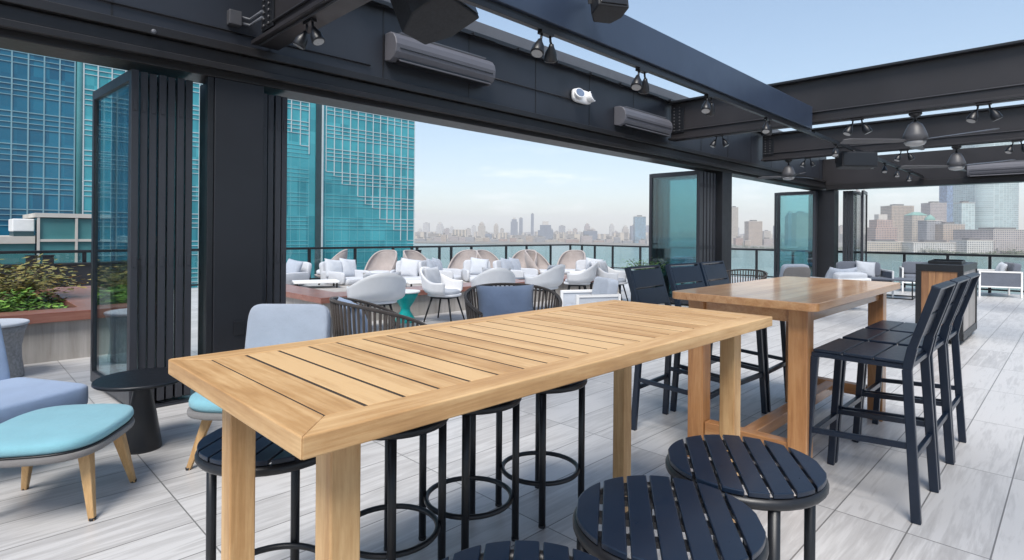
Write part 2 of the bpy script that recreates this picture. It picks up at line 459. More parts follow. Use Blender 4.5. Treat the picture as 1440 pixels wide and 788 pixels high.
# ---- beams running across the deck
def cross_beam(x, z0, z1, label, y0=-7):
    t = thing('cross_beam', label, 'beam', (x, 0, 0))
    MB().mm(0, .03, y0, W-.053, z0+.034, z1-.034).build('web', M['beam'], t)
    b = MB(); b.mm(-.10, .13, y0, W-.053, z0, z0+.032)
    b.build('bottom_flange', M['beam'], t, bevel=.003)
    b = MB(); b.mm(-.10, .13, y0, W-.053, z1-.032, z1); b.build('top_flange', M['black'], t, bevel=.003)
    b = MB(); b.tube([(-.055, y0, z0-.012), (-.055, 1.2, z0-.013), (-.055, 3.0, z0-.012), (-.055, W-.12, z0-.012)], .009, 6)
    b.tube([(-.012, y0, z0+.16), (-.012, W-.06, z0+.16)], .010, 6)
    b.build('conduit', M['acdark'], t)
    b = MB()
    for i in range(8):
        for yy in (W-.12, W-.22): b.lathe([(.014,0),(.014,.008),(.010,.012)], 6, M=Matrix.Translation((-.018, yy, z0+.16+.055*i)) @ Matrix.Rotation(R(-90), 4, 'Y'))
    b.build('bolts', M['acdark'], t)
    MB().mm(-.018, -.002, W-.30, W-.06, z0+.12, z1-.12).build('end_plate', M['black'], t, bevel=.002)
    return t
cross_beam(1.93, 2.97, 3.72, 'near dark steel cross beam at the top left with conduits on it')
cross_beam(8.85, 3.0, 3.66, 'deep dark cross beam over the second table, its top edge against the sky')
cross_beam(12.85, 3.03, 3.62, 'brownish cross beam farther back, second before the end header')
t = thing('long_beam', 'long blue grey beam with a lighting track under it running towards the far end', 'beam', (0, 2.7, 0))
MB().mm(-5, 8.75, 0, .16, 2.905, 3.225).build('web', M['sky_tint_beam'], t, bevel=.006)
b = MB(); b.mm(-5, 8.82, .03, .12, 2.87, 2.902); b.mm(9.0, EX-.035, .04, .10, 2.87, 2.91)
b.build('track_mount', M['black'], t)
MB().mm(-5, EX-.04, .01, .05, 2.835, 2.868).build('lighting_track', M['black'], t, bevel=.003)
# conduit box by the near cross beam
t = thing('conduit_box', 'dark junction box with pale conduits on the header beside the near cross beam', 'junction box', (1.70, W, 3.16))
MB().mm(-.05, .05, -.07, 0, -.06, .06).build('box', M['acdark'], t, bevel=.006)
b = MB()
for z in (.025, -.025): b.tube([(.05,-.035,z),(.125,-.035,z),(.128,-.1,z),(.128,-.3,z)], .011, 8)
b.build('conduit', M['ledge'], t)

# ---- columns and folding doors
def column(x0, x1, y0, y1, label):
    t = thing('column', label, 'column', ((x0+x1)/2, (y0+y1)/2, 0))
    a, c = (x1-x0)/2, (y1-y0)/2
    MB().mm(-a, a, -c, c, .02, 2.649).build('shaft', M['post'], t, bevel=.006)
    MB().mm(-a-.012, a+.012, -c-.012, c+.012, 0, .10).build('base', M['black'], t, bevel=.004)
    return t
c1 = column(1.565, 1.965, W+.0, W+.40, 'wide dark column between two folded door stacks, nearest on the left')
MB().mm(-.04, .04, -.212, -.202, .50, .62).build('outlet', M['black'], c1, bevel=.003)
MB().mm(-.25, -.203, -.19, -.12, 0.02, 2.649).build('door_jamb', M['black'], c1, bevel=.004)
column(10.98, 11.42, W, W+.40, 'dark column with a pale grey edge midway along the left opening')
column(EX+.02, EX+.42, 4.74, W+.36, 'dark corner column where the two openings meet')

def leaf(p0, p1, parent, z0=.035, z1=2.61, w=.062, d=.05, handle=False, rail=.10, gl='stackglass'):
    p0 = Vector((p0[0], p0[1], 0)); p1 = Vector((p1[0], p1[1], 0))
    u = (p1-p0).normalized(); Lh = (p1-p0).length
    q = Vector((-u.y, u.x, 0))
    Mx = Matrix(((u.x,q.x,0,p0.x),(u.y,q.y,0,p0.y),(0,0,1,0),(0,0,0,1)))
    b = MB()
    b.mm(0, w, -d/2, d/2, z0, z1, Mx); b.mm(Lh-w, Lh, -d/2, d/2, z0, z1, Mx)
    b.mm(w, Lh-w, -d/2, d/2, z0, z0+rail, Mx); b.mm(w, Lh-w, -d/2, d/2, z1-rail*.8, z1, Mx)
    o = b.build('door_leaf', M['frame'], parent, bevel=.004)
    MB().mm(w, Lh-w, -.008, .008, z0+rail, z1-rail*.8, Mx).build('glass', M[gl], o)
    b = MB()
    for z in (.18, 1.1, 2.30): b.mm(-.006, -.0005, -.012, .012, z, z+.08, Mx)
    b.build('hinge', M['frame'], o)
    if handle:
        MB().mm(.018, .044, -d/2-.03, -d/2-.002, .98, 1.16, Mx).build('handle', M['black'], o, bevel=.004)
    return o
def stack(label, main, xs, y0=5.13, y1=6.22):
    t = thing('folding_door', label, 'folding door')
    if main: leaf(main[0], main[1], t, handle=True, gl='doorglass')
    for i, x in enumerate(xs):
        leaf((x, y0+.012*(i % 2)), (x+.004, y1+.02*(i % 3)), t)
    return t
stack('folded glass door stack left of the nearest column, its end leaf swung out', ((1.02,5.10),(.945,6.22)), [1.085+.064*i for i in range(6)])
stack('narrow folded black door stack right of the nearest column', None, [2.005+.062*i for i in range(4)])
stack('folded glass door with a dark blue end leaf behind the blue bar chairs', ((10.17,5.1),(10.17,6.20)), [10.27+.068*i for i in range(10)])
stack('folded glass door with a teal end leaf beside the corner column', ((16.86,5.1),(16.86,6.10)), [16.94+.06*i for i in range(4)])
t = thing('folding_door', 'folded door stack at the end opening with one thin clear leaf edge on', 'folding door')
for i in range(4): leaf((EX+.10, 4.33+.066*i), (EX+1.1, 4.335+.066*i), t)
leaf((EX+.16, 4.10), (EX+1.0, 4.20), t)
t = thing('floor_track', 'dark flush floor track of the folding doors on the left side', 'track', (0, 5.12, 0))
b = MB(); b.mm(-5, 17.4, -.06, -.015, .003, .008); b.mm(-5, 17.4, .015, .06, .003, .008); b.build('rail', M['frame'], t)
b = MB(); b.mm(-5, 17.4, -.013, .013, .001, .005); b.build('groove', M['black'], t)

# ---- wall mounted things on the headers
def ac_unit(label, loc, Lh=1.37, rz=0):
    t = thing('air_conditioner', label, 'air conditioner', loc, rz)
    prof = [(0,0.02),(-.10,.0),(-.17,.03),(-.205,.08),(-.215,.16),(-.20,.22),(-.16,.27),(-.10,.30),(0,.30)]
    MB().prism(prof, 0, Lh, 'x').build('body', M['acgrey'], t, bevel=.012, seg=3)
    b = MB(); b.mm(.07, Lh-.07, -.176, -.05, -.004, .032); b.build('outlet_slot', M['black'], t)
    b = MB(); b.bar((.06,-.168,.012), (Lh-.06,-.168,.012), .07, .012, up=(0,-.6,1)); b.build('louver', M['acgrey'], t, bevel=.003)
    b = MB()
    for i in range(6): b.mm(.10, Lh-.10, -.15+.022*i, -.142+.022*i, .296, .305)
    b.build('intake_grille', M['ledge'], t)
    b = MB(); b.mm(.05, Lh-.05, -.2185, -.19, .115, .121); b.build('seam', M['black'], t)
    return t
ac_unit('grey wall air conditioner on the left header, nearest and partly behind the black speaker', (3.17, W-.002, 3.115))
ac_unit('grey wall air conditioner on the left header next to the deep cross beam', (7.22, W-.002, 3.03), 1.40)
ac_unit('long grey air conditioner on the end header above the skyline', (EX-.032, 1.87, 2.81), 1.6, -PI/2)
t = thing('emergency_light', 'white twin head emergency light on the left header', 'emergency light', (6.38, W, 3.33))
MB().superbox((0,-.035,0), (.42,.07,.19), .5).build('body', M['white'], t)
for s in (-1, 1):
    Mx = Matrix.Translation((s*.13, -.085, .0)) @ Matrix.Rotation(R(65), 4, 'X') @ Matrix.Rotation(R(s*18), 4, 'Y')
    h = MB().lathe([(.03,-.05),(.065,-.03),(.082,.035),(.078,.045)], 18, M=Mx).build('lamp_head', M['white'], t)
    MB().lathe([(.066,.042),(.066,.049)], 18, M=Mx).build('lens', M['chrome'], h)
t = thing('sprinkler_sensor', 'small pale round sensor on the door track above the left doors', 'sensor', (1.10, W-.102, 2.875))
MB().lathe([(.012,0),(.018,.008),(.018,.02),(.008,.03)], 12, M=Matrix.Rotation(R(90), 4, 'X')).build('dome', M['ledge'], t)
MB().lathe([(.022,-.001),(.022,.004)], 12, M=Matrix.Rotation(R(90), 4, 'X')).build('base', M['black'], t)

# ---- spotlights: a pair of bell heads on a short bracket
def spots(label, loc, rz, sc=1.0, group='twin spotlights under the beams'):
    t = thing('twin_spotlight', label, 'spotlight', loc, rz, group)
    b = MB(); b.box((0,0,-.012*sc), (.13*sc,.05*sc,.024*sc)); b.build('bracket', M['black'], t, bevel=.003)
    for s, tilt in ((-1, 24), (1, 18)):
        a = MB()
        a.tube([(s*.045*sc,0,-.02*sc),(s*.05*sc,0,-.055*sc),(s*.062*sc,0,-.075*sc)], .009*sc, 8)
        Mx = Matrix.Translation((s*.062*sc,0,-.07*sc)) @ Matrix.Rotation(R(-s*tilt), 4, 'Y') @ Matrix.Rotation(R(14*s+6), 4, 'X')
        a.lathe([(.016*sc,.0),(.022*sc,-.02*sc),(.042*sc,-.06*sc),(.05*sc,-.115*sc),(.047*sc,-.125*sc)], 16, M=Mx)
        h = a.build('lamp_head', M['black'], t)
        MB().lathe([(.040*sc,-.1255*sc),(.040*sc,-.128*sc)], 16, M=Mx).build('lens', M['lens'], h)
    return t
base = spots('twin spotlight hanging under the long beam, nearest one against the sky', (3.06, 2.73, 2.835), 0)
def sp(label, loc, rz=0, sc=1): return spots(label, loc, rz, sc)
sp('twin spotlight under the long beam, the second one from the near end, against the sky', (4.33, 2.73, 2.835))
sp('twin spotlight under the long beam just in front of the deep cross beam', (5.62, 2.73, 2.835))
sp('twin spotlight under the long beam where it meets the deep cross beam', (7.2, 2.73, 2.835))
sp('twin spotlight on the thin track just past the deep cross beam', (10.0, 2.73, 2.835))
for x, n in ((12.2, 'third'), (13.2, 'fourth'), (14.3, 'fifth'), (15.5, 'last')):
    sp('small twin spotlight on the far thin track, the %s one before the end header' % n if n != 'last' else 'small twin spotlight on the far thin track nearest the end header', (x, 2.73, 2.835), 0)
sp('twin spotlight under the near cross beam at the top left', (1.93, 4.10, 2.97), PI/2)
sp('twin spotlight under the deep cross beam by the left header, against the slate wall', (8.85, 4.12, 3.0), PI/2)
sp('twin spotlight under the deep cross beam left of the nearer fan', (8.85, 2.16, 3.0), PI/2, 1.15)
sp('twin spotlight under the deep cross beam right of the nearer fan', (8.85, .82, 3.0), PI/2, 1.15)
sp('twin spotlight under the brownish cross beam by the left side fan', (12.85, 4.05, 3.03), PI/2)
sp('twin spotlight under the brownish cross beam left of the farther fan', (12.85, 2.35, 3.03), PI/2, 1.1)
sp('twin spotlight under the brownish cross beam at the right edge, past the farther fan', (12.85, .75, 3.03), PI/2, 1.1)

# ---- ceiling fans
def fan(label, loc, rz, bladelen=.78):
    t = thing('ceiling_fan', label, 'fan', loc, rz, 'ceiling fans under the cross beams')
    MB().lathe([(.07,0),(.075,-.03),(.05,-.06),(.018,-.075),(.018,-.14)], 20).build('canopy', M['black'], t)
    MB().lathe([(.03,-.13),(.075,-.16),(.105,-.22),(.135,-.30),(.145,-.36),(.12,-.385)], 24).build('motor_housing', M['acdark'], t)
    MB().lathe([(.118,-.386),(.12,-.40),(.10,-.43),(.04,-.447)], 24).build('light_globe', M['lens'], t)
    for k in range(3):
        a = k*2*PI/3
        Mx = Matrix.Rotation(a, 4, 'Z') @ Matrix.Translation((.12,0,-.372)) @ Matrix.Rotation(R(13), 4, 'X')
        pl = [(0,-.035),(.10,-.06),(bladelen*.9,-.088),(bladelen,-.06),(bladelen,.06),(bladelen*.9,.088),(.10,.06),(0,.035)]
        MB().prism(pl, -.006, .006, 'z', M=Mx).build('blade', M['acdark'], t, bevel=.002)
    return t
fan('larger bell shaped black ceiling fan, under the deep cross beam', (8.9, 1.51, 3.0), R(128))
fan('smaller bell shaped black ceiling fan at the right, under the brownish cross beam', (12.9, 1.57, 3.03), R(122))
fan('dark ceiling fan under the brownish cross beam close to the left header', (12.9, 4.45, 3.03), R(100), .6)

# ---- loudspeakers
def speaker(label, loc, w, h, d, rz, rx, up):
    t = thing('loudspeaker', label, 'loudspeaker', loc, rz, None)
    Mx = Matrix.Rotation(rx, 4, 'X')
    pl = [(-w/2,-d/2),(w/2,-d/2),(w/2,d*.1),(w*.28,d/2),(-w*.28,d/2),(-w/2,d*.1)]
    MB().prism(pl, -h/2, h/2, 'z', M=Mx).build('cabinet', M['speaker'], t, bevel=.012, seg=3)
    MB().mm(-w/2+.02, w/2-.02, -d/2-.008, -d/2-.001, -h/2+.02, h/2-.02, Mx).build('grille', M['black'], t, bevel=.004)
    b = MB(); b.bar(Mx @ Vector((-w/2-.012,0,-.05)), Mx @ Vector((-w/2-.012,0,h*.62)), .03, .008, up=(0,1,0)); b.bar(Mx @ Vector((w/2+.012,0,-.05)), Mx @ Vector((w/2+.012,0,h*.62)), .03, .008, up=(0,1,0))
    b.bar(Mx @ Vector((-w/2-.016,0,h*.62)), Mx @ Vector((w/2+.016,0,h*.62)), .03, .008)
    b.tube([Mx @ Vector((0,0,h*.62)), Vector((0,.0,up[2])), Vector((up[0], up[1], up[2]))], .018, 10)
    b.build('yoke', M['black'], t)
    return t
speaker('large black loudspeaker tilted down at the top, in front of the nearest air conditioner', (2.30, 3.14, 3.00), .48, .46, .42, R(20), R(-24), (-.36, .1, .35))
speaker('small black loudspeaker at the top edge beside the long beam', (3.42, 2.46, 3.10), .24, .25, .22, R(-30), R(-12), (0, .22, .06))
speaker('wide black loudspeaker hung under the far thin track', (10.9, 2.70, 2.66), .62, .25, .30, R(-42), R(-3), (0, .04, .17))

# ================================================================== TABLES
# pale teak bar table
X0, X1, Y0, Y1, TZ = .432, 2.535, .935, 1.755, 1.03
t = thing('bar_table', 'long pale teak bar table with a slatted top in the foreground', 'table', (X0, Y0, 0))
LX, LY = X1-X0, Y1-Y0; fb = .082; th = .042
def mitre(mb, pts, z0, z1): mb.prism(pts, z0, z1, 'z')
b = MB(); e = .0008
mitre(b, [(0,0),(LX,0),(LX-fb,fb),(fb,fb)], TZ-th, TZ); b.build('long_rail', M['teak_x'], t, bevel=.003); b = MB(); mitre(b, [(0,LY),(fb,LY-fb),(LX-fb,LY-fb),(LX,LY)], TZ-th, TZ)
b.build('long_rail', M['teak_x'], t, bevel=.003)
e = .0002
b = MB(); mitre(b, [(-e,e*2),(fb-e,fb+e*2),(fb-e,LY-fb-e*2),(-e,LY-e*2)], TZ-th, TZ-.0004); b.build('end_rail', M['teak_y'], t, bevel=.003); b = MB(); mitre(b, [(LX+e,e*2),(LX+e,LY-e*2),(LX-fb+e,LY-fb-e*2),(LX-fb+e,fb+e*2)], TZ-th, TZ-.0004)
b.build('end_rail', M['teak_y'], t, bevel=.003)
b = MB(); n = 21; pitch = (LX-2*fb)/n
for i in range(n):
    x = fb + pitch*i
    b.mm(x+.0048, x+pitch-.0048, fb+.002, LY-fb-.002, TZ-.032, TZ-.0016+.0006*random.random())
b.build('slats', M['teak_y'], t, bevel=.0015)
b = MB()
for i in range(n+1):
    x = fb + pitch*i
    b.mm(x-.0046, x+.0046, fb+.003, LY-fb-.003, TZ-.03, TZ-.0024)
b.build('gap_shade_strips', M['gap_shade'], t)  # dark strips painted as the shade between the slats
b = MB(); b.mm(.09, LX-.09, LY/2-.03, LY/2+.03, TZ-.07, TZ-.0412)
b.build('support_batten', M['teak_x'], t)
MB().mm(fb-.012, LX-fb+.012, fb-.012, LY-fb+.012, TZ-.0405, TZ-.0325).build('gap_shade', M['gap_shade'], t)  # dark sheet added so the gaps read as shaded
lw = .066
for (x, y) in ((.098, .085), (.098, LY-.19), (LX-.185, .085), (LX-.185, LY-.19)):
    MB().mm(x, x+lw, y, y+lw, .012, TZ-th).build('leg', M['teak_z'], t, bevel=.004)
    MB().mm(x+.008, x+lw-.008, y+.008, y+lw-.008, 0, .0125).build('foot_pad', M['black'], t)
# darker varnished table
t = thing('bar_table', 'second bar table of varnished reddish wood with a glossy top, behind the pale one', 'table', (3.17, .95, 0))
LX, LY, TZ2 = 1.98, .84, 1.03
def rrect(x0, x1, y0, y1, r, n=6):
    p = []
    for (cx, cy, a) in ((x1-r,y0+r,-90),(x1-r,y1-r,0),(x0+r,y1-r,90),(x0+r,y0+r,180)):
        for i in range(n+1):
            w = R(a+90*i/n); p.append((cx+r*math.cos(w), cy+r*math.sin(w)))
    return p
tt = MB().prism(rrect(0, LX, 0, LY, .05), TZ2-.045, TZ2, 'z').build('tabletop', [M['ipe_top'], M['ipe_x']], t, bevel=.005, seg=3)
for p in tt.data.polygons:
    if abs(p.normal.z) < .5: p.material_index = 1
b = MB(); b.mm(.2055, LX-.2155, .10, .125, TZ2-.125, TZ2-.046); b.mm(.2055, LX-.2155, LY-.125, LY-.10, TZ2-.125, TZ2-.046)
b.mm(.125, .15, .1755, LY-.1755, TZ2-.125, TZ2-.047); b.mm(LX-.15, LX-.125, .1755, LY-.1755, TZ2-.125, TZ2-.047)
b.build('apron', M['ipe_x'], t, bevel=.002)
for (x, y) in ((.10, .075), (.10, LY-.175), (LX-.215, .075), (LX-.215, LY-.175)):
    MB().mm(x, x+.105, y, y+.10, 0, TZ2-.048).build('leg', M['ipe_z'], t, bevel=.005)
for xa in (.115, LX-.20): MB().mm(xa, xa+.075, .18, LY-.18, .16, .24).build('stretcher', M['ipe_y'], t, bevel=.004)
b = MB(); b.mm(.192, LX-.202, LY/2-.04, LY/2+.04, .165, .235); b.build('long_stretcher', M['ipe_x'], t, bevel=.004)

# ================================================================== ROUND SLATTED STOOLS
def make_stool(label, loc, rz, ang):
    SZ = .68; Rr = .228
    t = thing('bar_stool', label, 'bar stool', loc, rz, 'round slatted bar stools around the pale teak table')
    ca, sa = math.cos(ang), math.sin(ang)
    b = MB(); n = 7; wid = 2*Rr/n
    for i in range(n):
        a0 = -Rr + wid*i + .0042; a1 = -Rr + wid*(i+1) - .0042
        pts = []
        K = 8
        for k in range(K+1):
            x = a0 + (a1-a0)*k/K; pts.append((math.sqrt(max(0, Rr*Rr-x*x)), x))
        for k in range(K, -1, -1):
            x = a0 + (a1-a0)*k/K; pts.append((-math.sqrt(max(0, Rr*Rr-x*x)), x))
        q = []
        for p in pts:
            w = (p[0]*ca - p[1]*sa, p[0]*sa + p[1]*ca)
            if not q or (abs(w[0]-q[-1][0]) + abs(w[1]-q[-1][1])) > 1e-4: q.append(w)
        if abs(q[0][0]-q[-1][0]) + abs(q[0][1]-q[-1][1]) < 1e-4: q.pop()
        b.prism(q, SZ-.016, SZ, 'z')
    b.build('seat_slats', M['navy'], t, bevel=.003)
    b = MB(); b.tube([(.218*math.cos(2*PI*k/40), .218*math.sin(2*PI*k/40), SZ-.034) for k in range(40)], .0175, 10, closed=True)
    b.build('seat_rim', M['black'], t)
    b = MB(); Mx = Matrix.Rotation(ang+PI/2, 4, 'Z')
    b.mm(-.21, .21, -.018, .018, SZ-.034, SZ-.0165, Mx); b.mm(-.19, .19, .085, .11, SZ-.032, SZ-.0165, Mx); b.mm(-.19, .19, -.11, -.085, SZ-.032, SZ-.0165, Mx)
    b.build('seat_brace', M['black'], t)
    for k in range(4):
        a = PI/4 + k*PI/2; x, y = .209*math.cos(a), .209*math.sin(a)
        MB().tube([(x,y,.008),(x,y,SZ-.036)], .0165, 12).build('leg', M['black'], t)
        MB().lathe([(.017,0),(.0175,.012)], 10, c=(x,y,0)).build('foot_cap', M['speaker'], t)
    MB().tube([(.191*math.cos(2*PI*k/40), .191*math.sin(2*PI*k/40), .195) for k in range(40)], .0115, 10, closed=True).build('foot_ring', M['black'], t)
    return t
g = 'round slatted bar stools around the pale teak table'
make_stool('round black slatted stool cut off by the bottom edge of the photo', (.775, .735, 0), 0, R(42))
make_stool('round black slatted stool in front, between the cut off one and the farthest one', (1.285, .728, 0), 0, R(35))
make_stool('round black slatted stool in front, farthest of the near row, by the varnished table leg', (1.762, .735, 0), 0, R(33))
make_stool('round black stool behind the pale table left end, seat seen beside a leg', (.80, 1.955, 0), 0, R(40))
make_stool('round black stool at the far side of the pale table, second from the left', (1.262, 1.94, 0), R(14), R(30))
make_stool('round black stool at the far side of the pale table, second from the right', (1.675, 1.935, 0), 0, R(36))
make_stool('round black stool at the far side of the pale table, rightmost of that row', (2.14, 1.925, 0), 0, R(36))

# ================================================================== BAR CHAIRS (face +Y locally)
def make_chair(label, loc, rz, group):
    t = thing('bar_chair', label, 'bar chair', loc, rz, group)
    w = .235; sz = .77
    m = M['navy']
    b = MB()
    for i in range(3):
        y0 = -.20 + .142*i
        b.mm(-w+.004, w-.004, y0+.003, y0+.139, sz-.016, sz)
    b.build('seat', m, t, bevel=.004)
    b = MB(); b.mm(-w, w, .205, .23, sz-.04, sz-.0165); b.mm(-w, w, -.215, -.19, sz-.04, sz-.0165); b.mm(-w, -w+.025, -.19, .205, sz-.04, sz-.0165); b.mm(w-.025, w, -.19, .205, sz-.04, sz-.0165)
    b.build('seat_frame', m, t, bevel=.002)
    for s in (-1, 1):
        MB().bar((s*(w+.006), .262, 0), (s*(w-.013), .215, sz-.041), .03, .038, up=(0,1,0)).build('leg', m, t, bevel=.004)
        MB().bar((s*(w+.006), -.245, 0), (s*(w-.013), -.200, sz-.041), .03, .042, up=(0,1,0)).build('leg', m, t, bevel=.004)
        p = MB(); p.bar((s*(w-.012), -.2, sz-.042), (s*(w-.012), -.222, sz+.07), .03, .042, up=(0,1,0)); p.bar((s*(w-.012), -.221, sz+.066), (s*(w-.012), -.315, sz+.37), .03, .036, up=(0,1,0))
        p.build('back_post', m, t, bevel=.003)
    Mx = Matrix.Translation((0,-.228,sz+.09)) @ Matrix.Rotation(math.atan2(.094,.304), 4, 'X')
    b = MB()
    for z0, z1 in ((.0, .125), (.137, .268)):
        b.mm(-w+.030, w-.030, .006, .020, z0, z1, Mx)
    b.build('backrest', m, t, bevel=.004)
    MB().mm(-w+.002, w-.002, -.018, .020, .282, .296, Mx).build('top_rail', m, t, bevel=.003)
    b = MB()
    for s in (-1, 1): b.bar((s*(w-.004), .242, .33), (s*(w-.004), -.228, .36), .022, .028)
    b.bar((-w, -.226, .30), (w, -.226, .30), .022, .030); 
    b.build('side_stretcher', m, t, bevel=.002)
    MB().bar((-w, .240, .30), (w, .240, .30), .028, .032).build('footrest', m, t, bevel=.003)
    return t
gr = 'black bar chairs on the near side of the varnished table'
make_chair('black slatted bar chair on the near side of the varnished table, nearest of three', (3.555, .79, 0), 0, gr)
make_chair('black slatted bar chair on the near side of the varnished table, middle of three', (4.09, .79, 0), 0, gr)
make_chair('black slatted bar chair on the near side of the varnished table, farthest of three', (4.61, .79, 0), 0, gr)
gr = 'blue black bar chairs on the far side of the varnished table'
make_chair('blue black bar chair behind the varnished table, leftmost with a light gap across its back', (3.70, 1.985, 0), PI+R(3), gr)
make_chair('blue black bar chair behind the varnished table, middle one of the far row', (4.27, 1.985, 0), PI-R(2), gr)
make_chair('blue black bar chair behind the varnished table, rightmost of the far row', (4.80, 1.985, 0), PI+R(2), gr)

# ================================================================== LOUNGE CHAIRS, OTTOMAN, PEDESTAL
def rounded_seat(w, d, k=3.2, n=48, taper=0.0):
    p = []
    for i in range(n):
        a = 2*PI*i/n; c, s_ = math.cos(a), math.sin(a)
        x = math.copysign(abs(c)**(2/k), c)*w/2; y = math.copysign(abs(s_)**(2/k), s_)*d/2
        p.append((x*(1+taper*y/d), y))
    return p
def cushion_from(poly, z0, z1, dome=.012):
    """soft edged pad over an outline"""
    b = MB(); n = len(poly); rings = []
    prof = [(1-.035, z0), (1.0, z0+(z1-z0)*.30), (1.0, z0+(z1-z0)*.6), (.985, z0+(z1-z0)*.85), (.95, z1-.003), (.86, z1+dome*.35), (.55, z1+dome*.8), (.2, z1+dome)]
    vs = []
    for s_, z in prof:
        for p in poly: vs.append((p[0]*s_, p[1]*s_, z))
    fs = []
    for i in range(len(prof)-1):
        for k in range(n):
            k2 = (k+1) % n
            fs.append((i*n+k, i*n+k2, (i+1)*n+k2, (i+1)*n+k))
    fs.append(tuple(range(n-1,-1,-1))); fs.append(tuple((len(prof)-1)*n+k for k in range(n)))
    return b.add(vs, fs, True)
def wood_legs(t, w, d, z, splay=.07, mat='legwood'):
    for sx in (-1, 1):
        for sy in (-1, 1):
            b = MB()
            top = Vector((sx*w/2, sy*d/2, z)); bot = Vector((sx*(w/2+splay), sy*(d/2+splay), 0))
            vs = []
            for p, h in ((bot, .013), (top, .027)):
                for (i, j) in ((-1,-1),(1,-1),(1,1),(-1,1)): vs.append(p + Vector((i*h, j*h, 0)))
            b.add(vs, [(0,3,2,1),(4,5,6,7),(0,1,5,4),(1,2,6,5),(2,3,7,6),(3,0,4,7)])
            l = b.build('leg', M[mat], t, bevel=.004)
            MB().lathe([(.015,0),(.016,.014)], 10, c=(bot.x, bot.y, -.0005)).build('foot_cap', M['black'], l)
def lounge_chair(label, loc, rz, seatm='aqua', backm='bluegrey', group=None, legm='legwood'):
    """faces -Y locally"""
    t = thing('lounge_chair', label, 'lounge chair', loc, rz, group)
    pl = [(p[0], p[1]-.06) for p in rounded_seat(.68, .76, 3.4, taper=-.14)]
    MB().prism([(p[0]*1.02, p[1]*1.02) for p in pl], .315, .352, 'z', smooth=True).build('seat_shell', M['shellgrey'], t, bevel=.012)
    cushion_from(pl, .354, .425, .02).build('seat_cushion', M[seatm], t)
    Mx = Matrix.Translation((0,.285,.33)) @ Matrix.Rotation(R(-12), 4, 'X')
    MB().superbox((0,.02,.27), (.56,.11,.56), .22, 28, 16, Mx).build('back_cushion', M[backm], t)
    MB().superbox((0,.085,.255), (.58,.035,.53), .3, 28, 12, Mx).build('back_shell', M['shellgrey'], t)
    pp = [Mx @ Vector((sx*.268, .02, .27+sz*.268)) for sx, sz in ((-1,-.9),(-1,.86),(-.86,1),(.86,1),(1,.86),(1,-.9))]
    MB().tube(pp, .0055, 8).build('piping', M[backm], t)
    wood_legs(t, .46, .50, .318, .085, legm)
    return t
yaw = math.atan2(.7, .7)
lounge_chair('pale blue grey lounge chair with an aqua seat behind the pale table left end', (1.46, 3.66, 0), R(-45+2), 'aqua')
t = thing('ottoman', 'aqua cushioned ottoman on splayed wooden legs at the left edge', 'ottoman', (.405, 3.63, 0), math.atan2(.83, .56))
pl = rounded_seat(.66, .56, 3.4, taper=.06)
MB().prism([(p[0]*1.015, p[1]*1.015) for p in pl], .315, .350, 'z', smooth=True).build('seat_shell', M['shellgrey'], t, bevel=.012)
MB().prism([(p[0]*.99, p[1]*.99) for p in pl], .3505, .358, 'z', smooth=True).build('piping', M['black'], t)
cushion_from(pl, .359, .412, .018).build('seat_cushion', M['aqua'], t)
wood_legs(t, .30, .40, .318, .06)
t = thing('side_chair', 'periwinkle upholstered armless chair at the left edge behind the ottoman', 'lounge chair', (.07, 4.68, 0), R(209))
MB().superbox((0,.30,.365), (.66,.64,.15), .2, 32, 14).build('seat_cushion', M['peri'], t)
Mx = Matrix.Translation((0,.0,.38)) @ Matrix.Rotation(R(16), 4, 'X')
MB().superbox((.02,-.02,.24), (.56,.13,.54), .22, 28, 14, Mx).build('back_cushion', M['peri'], t)
MB().mm(-.31, .31, .06, .56, .25, .275).build('seat_base', M['shellgrey'], t, bevel=.01)
for s in (-1, 1):
    b = MB(); b.tube([(s*.28,.02,.26),(s*.28,-.02,.02),(s*.28,.02,.012),(s*.28,.50,.012),(s*.28,.54,.02),(s*.28,.50,.255)], .012, 8); b.build('sled_leg', M['white'], t)
t = thing('pedestal_table', 'round black pedestal side table on a cone base beside the open door leaf', 'side table', (.89, 4.19, 0))
MB().lathe([(.255,.428),(.262,.434),(.262,.446),(.256,.452)], 48).build('tabletop', M['black'], t)
MB().lathe([(.108,0),(.110,.01),(.078,.22),(.046,.40),(.056,.4275)], 36).build('cone_base', M['black'], t)

